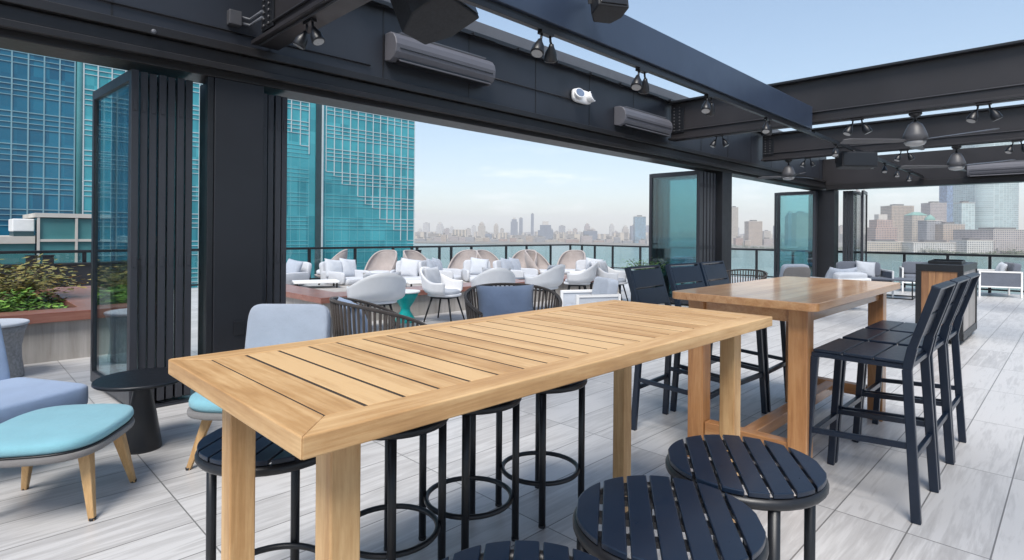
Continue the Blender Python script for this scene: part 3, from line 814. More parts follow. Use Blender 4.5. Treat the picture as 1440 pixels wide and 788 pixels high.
# ---- rope armchairs (opening towards -Y locally)
def arc_pts(rx, ry, a0, a1, n, zf):
    return [(rx*math.cos(a), ry*math.sin(a), zf((a-a0)/(a1-a0))) for a in [a0+(a1-a0)*i/(n-1) for i in range(n)]]
def rope_chair(label, loc, rz, w=.80, h=.76, cush='denim', group='dark rope armchairs inside the pavilion', pil=True):
    t = thing('rope_armchair', label, 'armchair', loc, rz, group)
    a0, a1 = R(-38), R(218); n = 44
    zf = lambda s: h - .20*(abs(2*s-1))**2.2
    top = arc_pts(w/2, w/2*.92, a0, a1, n, zf)
    bot = arc_pts(w/2*.80, w/2*.76, a0, a1, n, lambda s: .30)
    MB().tube(top, .014, 8).build('top_rail', M['rope'], t)
    MB().tube(bot, .012, 8).build('base_rail', M['rope'], t)
    b = MB()
    for i in range(n):
        mid = [(top[i][k]*.45+bot[i][k]*.55) * (1.03 if k < 2 else 1) for k in range(3)]
        b.tube([bot[i], mid, top[i]], .0105, 6)
    b.build('rope_weave', M['rope'], t)
    b = MB(); b.tube([top[0], (top[0][0]*.98, top[0][1]-.01, .3), bot[0]], .013, 8); b.tube([top[-1], (top[-1][0]*.98, top[-1][1]-.01, .3), bot[-1]], .013, 8)
    b.build('arm_post', M['rope'], t)
    MB().superbox((0,-.03,.365), (w*.78,w*.74,.15), .3, 28, 12).build('seat_cushion', M[cush], t)
    if pil:
        Mx = Matrix.Translation((0, w*.28, h-.20)) @ Matrix.Rotation(R(-14), 4, 'X')
        MB().pillow(w*.66, .42, .17, Mx).build('back_pillow', M[cush], t)
    b = MB()
    for (x, y) in ((-.24,-.22),(.24,-.22),(-.22,.22),(.22,.22)): b.tube([(x*1.12,y*1.12,0),(x,y,.31)], .014, 8)
    b.build('leg_frame', M['black'], t)
    return t
x, y, z = bear((540-720)/797, 4.5)
rope_chair('dark rope armchair with a small blue pillow just behind the pale table, left one', (x, y, 0), R(75), .86, .86, 'peri')
x, y, z = bear(.003, 5.3)
rope_chair('dark rope armchair with a large denim blue back pillow behind the pale table', (x, y, 0), R(-30), .90, .87, 'denim')
x, y, z = bear(.40, 9.6)
rope_chair('dark rope armchair with a pale seat, far off near the mid column', (x, y, 0), R(-100), .90, .78, 'bluegrey', pil=False)

# ================================================================== TERRACE: planters, plants, rails
CAPS = .43
def leaves(mb, pts, size, rnd, up=.4):
    for p in pts:
        a = rnd.uniform(0, 2*PI); tl = rnd.uniform(-.6, 1.0)
        s = size*rnd.uniform(.6, 1.3)
        u = Vector((math.cos(a), math.sin(a), up*tl)); u.normalize()
        q = Vector((-math.sin(a), math.cos(a), rnd.uniform(-.5,.5))); q.normalize()
        p = Vector(p)
        mb.add([p - u*s, p - q*s*.42 + u*s*.1, p + u*s, p + q*s*.42 + u*s*.1], [(0,1,2,3)], False)
t = thing('planter', 'long planter with mahogany cap and grey clad face at the left, holding bronze shrubs', 'planter', (-2, 7.6, 0))
b = MB(); b.mm(-3, 3.6, 0, .10, 0, .415); b.mm(-3, 3.6, 3.0, 3.1, 0, .415); b.mm(3.5, 3.6, .10, 3.0, 0, .415)
b.build('cladding', M['greywood'], t)
b = MB(); b.mm(-3, 3.68, -.07, .28, .416, .52); b.mm(-3, 3.68, 2.9, 3.2, .416, .52)
b.build('cap', M['ledgewood'], t, bevel=.006)
b = MB(); b.mm(3.05, 3.68, .283, 2.897, .417, .518); b.build('cap_return', M['ledgewood'], t, bevel=.006)
MB().mm(-2.99, 3.04, .102, 2.99, .05, .46).build('soil', M['soil'], t)
rnd = random.Random(3)
def shrub(label, loc, rx, rz_, nleaf, mat, size, stems=9, flat=.8, name='shrub', group=None):
    t = thing(name, label, 'shrub', loc, 0, group)
    b = MB(); tips = []
    for i in range(stems):
        a = 2*PI*i/stems + rnd.uniform(-.3,.3); r = rx*rnd.uniform(.35,.85); h = rz_*rnd.uniform(.6,1.0)
        p1 = (r*.3*math.cos(a), r*.3*math.sin(a), h*.5); p2 = (r*math.cos(a), r*math.sin(a), h)
        b.tube([(rnd.uniform(-.03,.03), rnd.uniform(-.03,.03), 0), p1, p2], [.011,.008,.004], 5)
        tips += [p1, p2]
    b.build('stem', M['bark'], t)
    b = MB(); pts = []
    for i in range(nleaf):
        c = rnd.choice(tips)
        pts.append((c[0]+rnd.gauss(0,rx*.22), c[1]+rnd.gauss(0,rx*.22), max(.02, c[2]*rnd.uniform(.5,1.05)+rnd.gauss(0,rz_*.10))))
    leaves(b, pts, size, rnd)
    b.build('foliage', M[mat], t, fix=False)
    return t
shrub('airy bronze leaved shrub at the centre of the left planter', (.66, 9.25, .46), .66, .50, 1700, 'leafred', .045, 16)
shrub('bronze and green shrub at the far left in the left planter', (-.35, 9.6, .46), .55, .40, 1200, 'leafred', .045, 10)
shrub('low bright green bush at the front of the left planter, by the mahogany cap', (.30, 8.35, .46), .50, .24, 900, 'leafgreen', .038, 12)
shrub('low green bush at the front left corner of the left planter', (-.55, 8.3, .46), .5, .26, 700, 'leafgreen', .04, 10)
b = MB(); pts = [(rnd.uniform(-1.6,1.0), rnd.uniform(7.95,10.3), .465+abs(rnd.gauss(0,.035))) for i in range(2600)]
leaves(b, pts, .036, rnd)
tag(b.build('ground_cover', M['leafgreen'], fix=False), 'bright green ground cover carpeting the left planter soil', 'ground cover', kind='stuff')

t = thing('drum_stool', 'grey woven hourglass drum stool at the left edge in front of the planter', 'drum table', (.30, 7.10, 0))
MB().lathe([(.24,0),(.245,.02),(.225,.16),(.222,.28),(.245,.42),(.27,.49)], 36).build('drum', M['wicker'], t)
MB().lathe([(.268,.4905),(.278,.496),(.278,.512),(.268,.518)], 36).build('top', M['palegrey'], t)

t = thing('planter', 'planter bench with a mahogany cap running behind the white chairs, corner towards the table', 'planter', (3.87, 7.74, 0))
b = MB(); b.mm(.02, .14, .141, 3.2, 0, .34); b.mm(.02, 7.6, .02, .14, 0, .34); b.build('cladding', M['greywood'], t)
b = MB(); b.mm(-.05, 7.7, -.05, .55, .343, .43); b.build('cap', M['ledgewood'], t, bevel=.006)
b = MB(); b.mm(-.05, .50, .553, 3.2, .344, .429); b.build('cap_return', M['ledgewood'], t, bevel=.006)
MB().mm(.15, 7.6, .145, 3.15, .02, .30).build('deck_infill', M['greywood'], t)

# ---- railings
RXX, RYY = 18.4, 15.0
RZ1, RZ2 = .955, .955
def railing(label, posts, along, z, fixed, a0, a1, double=()):
    t = thing('glass_railing', label, 'railing', (0,0,0))
    b = MB()
    if along == 'x': b.mm(a0, a1, fixed-.04, fixed+.04, z-.06, z)
    else: b.mm(fixed-.04, fixed+.04, a0, a1, z-.06, z)
    b.build('top_rail', M['black'], t, bevel=.01)
    b = MB()
    if along == 'x': b.mm(a0, a1, fixed-.03, fixed+.03, .06, .10)
    else: b.mm(fixed-.03, fixed+.03, a0, a1, .06, .10)
    b.build('bottom_rail', M['black'], t, bevel=.005)
    for p in posts:
        c = (p, fixed) if along == 'x' else (fixed, p)
        MB().mm(c[0]-.035, c[0]+.035, c[1]-.03, c[1]+.03, 0, z-.061).build('post', M['black'], t)
    ps = sorted(list(posts))
    for i in range(len(ps)-1):
        if ps[i+1]-ps[i] < .2: continue
        g = MB()
        if along == 'x': g.mm(ps[i]+.05, ps[i+1]-.05, fixed-.006, fixed+.006, .101, z-.062)
        else: g.mm(fixed-.006, fixed+.006, ps[i]+.05, ps[i+1]-.05, .101, z-.062)
        g.build('glass_panel', M['clearglass'], t)
    return t
railing('black framed glass railing along the left side of the terrace, before the teal tower', [-4.0,-2.5,-.9,.45,2.1,2.25,3.6,5.0,6.4,7.1,8.5,9.8,10.5,10.7,11.6,12.1,13.0,14.7,15.8,17.2], 'x', RZ1, RYY, -5, RXX-.045)
railing('black framed glass railing along the far end, before the river and skyline', [-4,-2.5,-.9,.45,1.56,2.4,3.34,4.34,4.46,5.3,6.2,7.3,8.3,9.3,10.4,11.6,12.84,13.7,14.35,14.96], 'y', RZ2, RXX, -8.5, RYY+.04)
t = thing('parapet_wall', 'dark low parapet wall under the railing at the far left', 'wall', (0, 14.7, 0))
MB().mm(-5, 3.2, -.12, .10, 0, .66).build('wall', M['post'], t)
MB().mm(-5, 3.2, -.15, .13, .661, .70).build('coping', M['black'], t, bevel=.005)
for xx, lab in ((1.18, 'left'), (1.43, 'right')):
    t = thing('dark_bollard', 'dark square post in front of the left railing, the %s one of two close together' % lab, 'post', (xx, 14.3, 0))
    MB().mm(-.085, .085, -.06, .06, 0, .86).build('shaft', M['black'], t, bevel=.006)
    MB().mm(-.095, .095, -.07, .07, .861, .885).build('cap', M['black'], t, bevel=.004)
for r, d, lab in ((-.1735,15.2,'beside the lit edge of the teal tower'), ):
    x, y, z = bear(r, d)
    t = thing('dark_bollard', 'broad dark screen post at the railing ' + lab, 'post', (x, y, 0))
    MB().mm(-.22, .22, -.05, .05, 0, .90).build('panel', M['post'], t, bevel=.006)
    MB().mm(-.23, .23, -.06, .06, .901, .915).build('cap', M['black'], t, bevel=.003)

# ---- white moulded armchairs on black legs (open towards -Y locally)
def white_chair(label, loc, rz, sc=1.0):
    t = thing('shell_armchair', label, 'armchair', loc, rz, 'white shell armchairs on the terrace')
    n = 29; rows = 9; vs = []; fs = []
    a0, a1 = R(-28), R(208)
    for i in range(n):
        a = a0+(a1-a0)*i/(n-1); s = math.sin(a)
        bk = max(0, s)**1.6
        hz = .62 + .22*bk
        for k in range(rows):
            q = k/(rows-1)
            rr = (.13 + .185*min(1, q*3.2)**.6) + .015*q + .03*bk*q*q
            z = .40 + (hz-.40)*q**1.1
            vs.append((rr*1.02*math.cos(a)*sc, rr*math.sin(a)*sc, z))
    for i in range(n-1):
        for k in range(rows-1):
            fs.append((i*rows+k, (i+1)*rows+k, (i+1)*rows+k+1, i*rows+k+1))
    b = MB(); b.add(vs, fs, True); b.build('shell', M['whiteshell'], t, solid=.022, fix=False)
    pl = [(p[0], p[1]) for p in rounded_seat(.46*sc, .48*sc, 2.6)]
    MB().prism(pl, .395, .43, 'z', smooth=True).build('seat_pan', M['whiteshell'], t, bevel=.01)
    cushion_from([(p[0]*.9, p[1]*.9) for p in pl], .431, .485, .015).build('seat_pad', M['whitefab'], t)
    Mx = Matrix.Translation((0,.20*sc,.67)) @ Matrix.Rotation(R(-12), 4, 'X')
    MB().pillow(.46*sc, .34, .10, Mx).build('back_pillow', M['whitefab'], t)
    MB().prism([(-.17,-.16),(.17,-.16),(.17,.16),(-.17,.16)], .362, .394, 'z').build('under_frame', M['black'], t)
    for sx in (-1, 1):
        for sy in (-1, 1):
            MB().tube([(sx*.15,sy*.14,.385),(sx*.235,sy*.235,0)], [.017,.012], 8).build('leg', M['black'], t)
    return t
def at(u, d): return bear((u-720)/797., d)
for u, d, rz, sc, lab in (
    (530, 8.0, 165, 1.18, 'white shell armchair with its back to the table, left of the teal side table'),
    (626, 8.9, 25, 1.05, 'white shell armchair right of the teal side table, both front legs in view'),
    (694, 9.3, 150, 1.05, 'white shell armchair seen from behind above the denim pillow chair'),
    (764, 10.2, 190, 1.1, 'white shell armchair just right of the denim pillow chair, back towards the table'),
    (812, 11.2, 215, 1.1, 'white shell armchair turned sideways with black legs, behind the pale blue chair'),
    (864, 11.4, 20, 1.1, 'white shell armchair left of the blue bar chairs, farthest right of the white ones')):
    x, y, z = at(u, d); white_chair(lab, (x, y, 0), R(rz), sc)

# ---- white framed pale blue chair
def box_chair(label, loc, rz, w, d, hb, seatm, framem='white', pil=None, group=None):
    """square sofa chair with a metal frame, faces -Y locally"""
    t = thing('frame_sofa', label, 'sofa', loc, rz, group)
    b = MB(); f = .035
    for s in (-1, 1):
        xx = s*(w/2)
        b.mm(xx-f/2, xx+f/2, -d/2, -d/2+f, 0, .60); b.mm(xx-f/2, xx+f/2, d/2-f, d/2, 0, .60)
        b.mm(xx-f/2, xx+f/2, -d/2+f, d/2-f, .565, .60); b.mm(xx-f/2, xx+f/2, -d/2+f, d/2-f, .22, .25)
    b.mm(-w/2+f/2, w/2-f/2, d/2-f, d/2, .565, .60); b.mm(-w/2+f/2, w/2-f/2, d/2-f, d/2, .22, .25); b.mm(-w/2+f/2, w/2-f/2, -d/2, -d/2+f, .22, .25)
    b.build('frame', M[framem], t, bevel=.004)
    MB().superbox((0,-.02,.335), (w-.06,d-.08,.17), .2, 28, 12).build('seat_cushion', M[seatm], t)
    Mx = Matrix.Translation((0,d/2-.16,.42)) @ Matrix.Rotation(R(-10), 4, 'X')
    MB().superbox((0,.03,.5*(hb-.42)), (w-.07,.16,hb-.42), .22, 28, 12, Mx).build('back_cushion', M[seatm], t)
    for s in (-1, 1):
        MB().mm(s*(w/2)-.006, s*(w/2)+.006, -d/2+.037, d/2-.037, .252, .563).build('side_panel', M['darkgrey' if seatm == 'darkgrey' else 'palegrey'], t)
    if pil:
        for k, px in enumerate(pil[1]):
            Mx = Matrix.Translation((px, d/2-.29, .60)) @ Matrix.Rotation(R(-20), 4, 'X') @ Matrix.Rotation(R(6-14*k), 4, 'Y')
            MB().pillow(.42, .40, .15, Mx).build('throw_pillow', M[pil[0]], t)
    return t
x, y, z = at(830, 7.6); box_chair('pale blue grey square armchair with a white frame, just over the pale table far end', (x, y, 0), R(-120), .58, .62, .80, 'bluegrey', group=None)
# ---- white lounges and egg chairs on the terrace
def white_lounge(label, loc, rz, w=.95, pil='palegrey', pp=(.0,)):
    t = thing('lounge_armchair', label, 'armchair', loc, rz, 'white cushioned lounge armchairs on the terrace')
    MB().superbox((0,-.02,.36), (w-.10,.74,.14), .22, 28, 12).build('seat_cushion', M['whitefab'], t)
    Mx = Matrix.Translation((0,.34,.40)) @ Matrix.Rotation(R(-14), 4, 'X')
    MB().superbox((0,.02,.17), (w*.86,.12,.40), .25, 28, 12, Mx).build('back_cushion', M['whitefab'], t)
    for s in (-1, 1): MB().superbox((s*(w/2-.03),.0,.44), (.07,.72,.26), .3, 24, 12).build('arm_cushion', M['whitefab'], t)
    for k, px in enumerate(pp):
        Mx = Matrix.Translation((px,.16,.61)) @ Matrix.Rotation(R(-18), 4, 'X') @ Matrix.Rotation(R(8), 4, 'Y')
        MB().pillow(.44,.42,.16,Mx).build('throw_pillow', M[pil], t)
    MB().mm(-w/2+.03, w/2-.03, -.38, .40, .24, .275).build('base', M['darkgrey'], t, bevel=.008)
    for sx in (-1,1):
        for sy in (-1,1): MB().tube([(sx*(w/2-.09),sy*.33,.24),(sx*(w/2-.07),sy*.36,0)], .016, 8).build('leg', M['black'], t)
    return t
for u, d, rz, lab, pil, pp in (
    (398, 11.4, -70, 'white lounge armchair with a grey pillow next to the narrow black door stack', 'bluegrey', (.1,)),
    (487, 11.9, 12, 'white lounge armchair with two patterned grey pillows before the leftmost egg chair', 'palegrey', (-.18,.2)),
    (575, 12.2, -40, 'white lounge armchair in front of the big domed egg chair, behind the teal side table', 'whitefab', (0,)),
    (622, 12.6, 35, 'white lounge armchair with pale blue pillows below a side turned egg chair', 'bluegrey', (-.2,.2)),
    (676, 12.8, -30, 'white lounge armchair just left of the middle of the terrace, before a domed egg chair', 'palegrey', (0,)),
    (728, 13.0, 15, 'white lounge armchair with pale pillows right of the terrace middle', 'bluegrey', (-.18,.18)),
    (836, 13.2, -35, 'white lounge armchair with a tall grey pillow before the rightmost egg chair', 'palegrey', (.05,))):
    x, y, z = at(u, d); white_lounge(lab, (x, y, 0), R(rz), .74, pil, pp)
def egg_chair(label, loc, rz, h=1.08):
    """high curved wicker back, opening towards -Y locally"""
    t = thing('egg_chair', label, 'egg chair', loc, rz, 'taupe wicker egg chairs by the railing')
    n = 33; rows = 12; vs = []; fs = []
    a0, a1 = R(-25), R(205)
    for i in range(n):
        a = a0+(a1-a0)*i/(n-1)
        s = (math.sin(a)+.43)/1.43
        hz = .40 + (h-.40)*(1-(1-max(0,s))**1.9)
        for k in range(rows):
            q = k/(rows-1)
            rr = .34 + .12*math.sin(PI*min(1,q*.62)) - .06*q*q*s
            z = .30 + (hz-.30)*q
            lean = .20*(z-.30)
            vs.append((rr*math.cos(a)*.86*(1-.10*q*q*s), rr*.84*math.sin(a)+lean, z))
    for i in range(n-1):
        for k in range(rows-1): fs.append((i*rows+k,(i+1)*rows+k,(i+1)*rows+k+1,i*rows+k+1))
    MB().add(vs, fs, True).build('shell', M['taupe'], t, solid=.03, fix=False)
    MB().tube([vs[i*rows+rows-1] for i in range(n)], .022, 8).build('rim', M['taupe'], t)
    MB().lathe([(.05,.20),(.25,.24),(.34,.30),(.30,.305)], 28).build('seat_bowl', M['taupe'], t)
    MB().superbox((0,0,.37), (.58,.56,.13), .5, 28, 12).build('seat_cushion', M['whitefab'], t)
    b = MB()
    for k in range(4):
        a = PI/4+k*PI/2; b.tube([(.22*math.cos(a),.22*math.sin(a),.25),(.33*math.cos(a),.33*math.sin(a),0)], .016, 8)
    b.build('leg_frame', M['rope'], t)
    return t
for u, d, rz, lab in (
    (462, 14.4, -75, 'taupe egg chair half hidden behind the white lounge nearest the door stack'),
    (535, 14.0, -18, 'large taupe egg chair with its domed back before the teal tower'),
    (592, 14.2, 60, 'taupe egg chair seen from the side, beside the broad dark screen post'),
    (650, 14.6, -28, 'domed taupe egg chair, second of those showing a rounded back'),
    (694, 14.8, 58, 'taupe egg chair turned sideways between two domed ones, near the terrace middle'),
    (734, 15.2, -30, 'domed taupe egg chair just right of the terrace middle'),
    (762, 15.0, 58, 'taupe egg chair turned sideways left of the rightmost domed one'),
    (803, 15.2, -25, 'rightmost taupe egg chair with a pointed dome, by the railing corner')):
    x, y, z = at(u, d); egg_chair(lab, (x, y, 0), R(-45+rz), .92)
# ---- little tables
x, y, z = at(571, 8.75)
t = thing('side_table', 'teal hourglass side table with a white top between two white shell armchairs', 'side table', (x, y, 0))
MB().lathe([(.17,0),(.175,.015),(.075,.17),(.07,.22),(.16,.36),(.205,.452)], 32).build('body', M['teal'], t)
MB().lathe([(.215,.4535),(.225,.46),(.225,.478),(.216,.484)], 32).build('tabletop', M['white'], t)
for u, d, lab, m in ((445,11.0,'low white coffee table beside the white lounge next to the door stack','white'), (600,11.2,'low white coffee table with a glass top right of the teal side table','white'),
                  (748,12.1,'low dark coffee table in front of the side turned egg chairs','darkgrey'), (844,11.9,'small red brown topped low table left of the blue bar chairs','ledgewood')):
    x, y, z = at(u, d)
    t = thing('coffee_table', lab, 'coffee table', (x, y, 0), R(-20), None)
    MB().prism(rrect(-.42,.42,-.28,.28,.05), .40, .43, 'z').build('tabletop', M[m], t, bevel=.005)
    for sx in (-1,1):
        for sy in (-1,1): MB().mm(sx*.36-.015,sx*.36+.015,sy*.22-.015,sy*.22+.015,0,.399).build('leg', M['black'], t)
# pot with greenery by the far door leaf
x, y, z = at(905, 11.2)
t = thing('plant_pot', 'dark square pot with a clipped green bush behind the leftmost blue bar chair', 'pot', (x, y, 0), R(20))
MB().prism([(-.2,-.2),(.2,-.2),(.2,.2),(-.2,.2)], 0, .5, 'z').build('pot', M['black'], t, bevel=.01)
MB().mm(-.185,.185,-.185,.185,.5005,.508).build('soil', M['soil'], t)
shrub('clipped green bush in the dark pot behind the leftmost blue bar chair', (x, y, .505), .40, .40, 900, 'leafgreen', .035, 14)

# ================================================================== FAR END SEATING
x, y, z = at(1096, 10.6); lounge_chair('periwinkle grey lounge chair facing away beyond the varnished table, beside the teal door leaf', (x, y, 0), R(150), 'bluegrey', 'bluegrey')
x, y, z = at(968, 13.4); lounge_chair('bright blue lounge chair seen past the dark blue door leaf', (x, y, 0), R(-40), 'peri', 'peri', legm='black')
x, y, z = at(1180, 10.7)
box_chair('white framed sofa with a light blue pillow before the corner column', (x, y, 0), R(150), .74, .70, .72, 'palegrey', 'white', ('bluegrey', (-.12,.16)))
x, y, z = at(1213, 13.3); box_chair('dark grey sofa on a white frame right of the corner column', (x, y, 0), R(-60), 1.0, .8, .78, 'darkgrey', 'white', ('palegrey', (.1,)))
x, y, z = at(1300, 14.3); box_chair('dark grey sofa on a white frame half hidden behind the wooden console', (x, y, 0), R(-75), .95, .8, .74, 'darkgrey', 'white', None)
x, y, z = at(1399, 13.4); box_chair('dark grey sofa with a white frame right of the wooden console', (x, y, 0), R(200), .78, .8, .80, 'darkgrey', 'white', ('palegrey', (.0,)))
x, y, z = at(1256, 12.9)
t = thing('coffee_table', 'low black framed table between the varnished table and the wooden console', 'coffee table', (x, y, 0), R(5))
b = MB(); w = .40
for sx in (-1,1):
    for sy in (-1,1): b.mm(sx*w-.012,sx*w+.012,sy*w-.012,sy*w+.012,.0,.40)
for s in (-1,1):
    b.mm(-w+.012,w-.012,s*w-.012,s*w+.012,0,.024); b.mm(s*w-.012,s*w+.012,-w+.012,w-.012,0,.024)
b.build('frame', M['black'], t)
MB().mm(-w-.02,w+.02,-w-.02,w+.02,.401,.43).build('tabletop', M['darkgrey'], t, bevel=.004)
# console
t = thing('service_console', 'tall console with copper brown wood panels in a black frame, behind the black bar chairs', 'console', (9.12, 1.03, 0))
cx, cy, cz = 1.40, .50, 1.02; f = .06
b = MB()
for (x, y) in ((0,0),(cx-f,0),(0,cy-f),(cx-f,cy-f)): b.mm(x, x+f, y, y+f, .06, cz-.09)
b.mm(0,cx,0,cy,cz-.088,cz); b.mm(0,cx,0,f,.06,.155); b.mm(0,cx,cy-f,cy,.06,.155); b.mm(0.0006,f,f,cy-f,.06,.155); b.mm(cx-f,cx-.0006,f,cy-f,.06,.155)
b.build('frame', M['black'], t, bevel=.003)
for xa in (.014, cx-.03):
    b = MB(); n = 5
    for i in range(n):
        y0 = f+(cy-2*f)*i/n; b.mm(xa,xa+.016,y0+.001,y0+(cy-2*f)/n-.001,.156,cz-.09)
    b.build('end_panel', M['panelwood'], t)
for ya in (.014, cy-.03):
    b = MB(); n = 9
    for i in range(n):
        x0 = f+(cx-2*f)*i/n; b.mm(x0+.001,x0+(cx-2*f)/n-.001,ya,ya+.016,.156,cz-.09)
    b.build('long_panel', M['greywood'], t)
b = MB()
for (x, y) in ((.06,.06),(cx-.06,.06),(.06,cy-.06),(cx-.06,cy-.06)): MB().tube([(x,y-.012,.03),(x,y+.012,.03)], .03, 14).build('caster', M['black'], t)
t = thing('tray', 'flat dark tray lying on top of the wooden console', 'tray', (9.85, 1.29, 1.0212), R(4))
b = MB(); b.mm(-.45,.45,-.17,.17,0,.01); b.build('base', M['black'], t)
b = MB(); b.mm(-.46,.46,-.18,-.171,0,.035); b.mm(-.46,.46,.171,.18,0,.035); b.mm(-.46,-.451,-.171,.171,0,.035); b.mm(.451,.46,-.171,.171,0,.035); b.build('rim', M['black'], t)

# ================================================================== WATER, LAND, CITY
GZ = -30.0
M['water'] = None
def water_mat():
    m, nt, b = new_mat('river_water')
    v = coords(nt); n = noise(nt, v, .05, 5, .6); n2 = noise(nt, v, .004, 3)
    rp = ramp(nt, [(.3, (.06,.13,.125)), (.7, (.10,.19,.17))]); L(nt, n2.outputs['Fac'], rp.inputs['Fac'])
    L(nt, rp.outputs['Color'], b.inputs['Base Color']); b.inputs['Roughness'].default_value = .22
    bump(nt, b, n.outputs['Fac'], .5, 2.0)
    return m
M['water'] = water_mat()
M['land'] = paint('city_ground', (.20,.19,.165), .9, .3, .02)
M['lawn'] = paint('waterfront_green', (.09,.13,.06), .9, .35, .05)
M['asphalt'] = paint('asphalt', (.05,.05,.052), .9, .2, .1)
def flat(name, poly, z, mat):
    b = MB(); b.add([(p[0], p[1], z) for p in poly], [tuple(range(len(poly)))], False)
    o = b.build(name, mat, fix=False); o['kind'] = 'structure'; return o
HB = 7000
flat('water', [(-HB,-HB),(HB,-HB),(HB,HB),(-HB,HB)], GZ, M['water'])
# near bank under the building and the teal tower
b = MB(); b.mm(-700, 66, -700, 136, GZ-.5, GZ+2.0); o = b.build('near_bank', M['asphalt']); o['kind'] = 'structure'
# far bank: shore line from far left to the near right
def far(r, d): return bear(r, d)[:2]
shore = [far(-1.3,3300), far(-.6,2300), far(-.15,1650), far(.15,1500), far(.35,1280), far(.55,1080), far(.75,960), far(.95,900), far(1.6,860)]
back = [far(1.6,6500), far(.9,6600), far(.2,6700), far(-.5,6600), far(-1.3,6200)]
b = MB(); poly = shore + back
b.prism(poly, GZ-.4, GZ+2.2, 'z'); o = b.build('far_bank', M['land']); o['kind'] = 'structure'
# strip of green and quay along the shore
b = MB(); q = [far(.30,1345), far(.55,1098), far(.75,978), far(.95,918), far(1.6,876), far(1.6,905), far(.95,945), far(.75,1004), far(.55,1125), far(.30,1375)]
b.prism(q, GZ+2.204, GZ+2.6, 'z'); o = b.build('waterfront_park', M['lawn']); o['kind'] = 'structure'

# ---- the teal tower just beyond the terrace
M['tower'] = tower_glass('teal_curtain_glass', (.012,.19,.24), (.07,.40,.46), 1.5, 2.0, .10)
M['pane'] = paint('sea_green_glass', (.07,.24,.26), .12, .15, .2)
M['bluetower'] = tower_glass('deep_blue_curtain_glass', (.003,.075,.15), (.014,.17,.27), 1.5, 2.0, .10)
M['mull'] = paint('pale_aluminium_mullion', (.50,.58,.60), .45, .08, .3)
M['dullmull'] = paint('anodised_blue_mullion', (.20,.36,.42), .4, .1, .3)
M['pier'] = paint('dark_stair_strip', (.02,.05,.06), .35, .2, .5)
M['shadejoint'] = paint('shaded_joint', (.15,.43,.47), .3, .1, .3)  # teal joint colour stands in for mullions lying in shadow
TY, TH = 90.0, 62.0
zt = TH - (GZ+2)
def shade_line(x):                 # stepped shadow edge on the tower, shaped by dropping the caps below it
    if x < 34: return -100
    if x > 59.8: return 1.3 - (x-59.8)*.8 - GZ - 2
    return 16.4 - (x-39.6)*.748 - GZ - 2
def curtain(name, label, x0, x1, depth, glassm, mullm, caps=None):
    t = thing(name, label, 'office tower', (0, TY, GZ+2))
    MB().mm(x0, x1, 0, depth, 0, zt).build('glass_wall', M[glassm], t)
    b = MB(); fl = MB()
    nb = int((x1-x0)/1.5)
    zs = []
    z = .6
    while z < zt-4: zs += [(z, 1.95), (z+1.95, .65), (z+2.6, .65), (z+3.25, .65)]; z += 3.9
    for i in range(nb+1):
        x = x1 - 1.5*i
        if caps and 43.4 < x < 45.2: continue
        for (z, h) in zs:
            if caps is None or z + h*.5 > shade_line(x): b.mm(x-.07, x+.07, -.10, -.002, z, z+h)
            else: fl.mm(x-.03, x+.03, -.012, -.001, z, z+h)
    for i in range(nb):
        x = x1 - 1.5*i
        if caps and (43.3 < x < 46.2): continue
        for j, (z, h) in enumerate(zs):
            th = .04 if j % 4 else .055
            if caps is None or z > shade_line(x-.75): b.mm(x-1.5+.063, x-.063, -.08, -.003, z-th, z+th)
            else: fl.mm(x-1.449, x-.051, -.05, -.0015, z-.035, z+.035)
    b.build('mullion_grid', M[mullm], t, fix=False)
    if fl.v: fl.build('shaded_joints', M['shadejoint'], t, fix=False)  # shaded area of the facade, made by joint shape and colour
    MB().mm(x0, x1, -.2, depth, zt+.01, zt+1.2).build('roof', M[mullm], t)
    return t
t = curtain('glass_tower', 'huge teal glass office tower right of the nearest column, its lower left in painted shade', 12.4, 63.4, 42, 'tower', 'mull', True)
MB().mm(43.55, 44.5, -.25, -.004, 0, zt).build('stair_strip', M['pier'], t)
MB().mm(44.51, 44.80, -.35, -.004, 0, zt).build('lit_pier', M['stonepier'] if 'stonepier' in M else M['mull'], t)
b = MB()
for i in range(29): b.mm(63.402, 63.48, 1.5*i-.07, 1.5*i+.07, 0, zt)
b.build('side_mullion', M['dullmull'], t, fix=False)
t = curtain('glass_tower', 'deep blue glass tower wing at the far left, behind the bronze shrubs', -62.0, 11.5, 40, 'bluetower', 'dullmull')
t = thing('tower_corner', 'rounded pale glass stair corner between the blue and the teal tower wings', 'tower corner', (12.0, TY+.25, GZ+2))
MB().lathe([(.42,0),(.42,zt)], 24).build('glass', M['pane'], t)
# ---- low rooftop pavilion before the tower
t = thing('rooftop_pavilion', 'low roof pavilion with large green panes in pale frames, left before the teal tower', 'pavilion', (3.55, 46, GZ+2))
M['pane'] = paint('sea_green_glass', (.06,.20,.21), .12, .15, .2)
M['stone'] = paint('pale_concrete', (.50,.47,.43), .8, .12, .4)
hz = -GZ-2
MB().mm(.6, 7.6, .05, 8, 0, hz+2.1).build('glass_wall', M['pane'], t)
b = MB()
for x in (.5, 2.4, 4.3, 6.2): b.mm(x, x+.13, -.12, .0495, 0, hz+2.15)
b.mm(.4, 7.6, -.14, 8, hz+2.155, hz+2.42); b.mm(.64, 7.6, -.10, .048, hz+.62, hz+.78); b.mm(.64, 7.6, -.10, .048, hz-1.4, hz-1.2)
b.build('frame', M['stone'], t)
t = thing('roof_plant', 'white roof plant box left of the low pavilion with green panes', 'roof unit', (0, 47, GZ+2))
MB().mm(2.95, 4.02, 0, 3, hz+1.25, hz+2.05).build('housing', M['white'], t, bevel=.05)
MB().mm(-8, 4.0, -.6, 6, hz+.5, hz+.95).build('ledge', M['stone'], t)
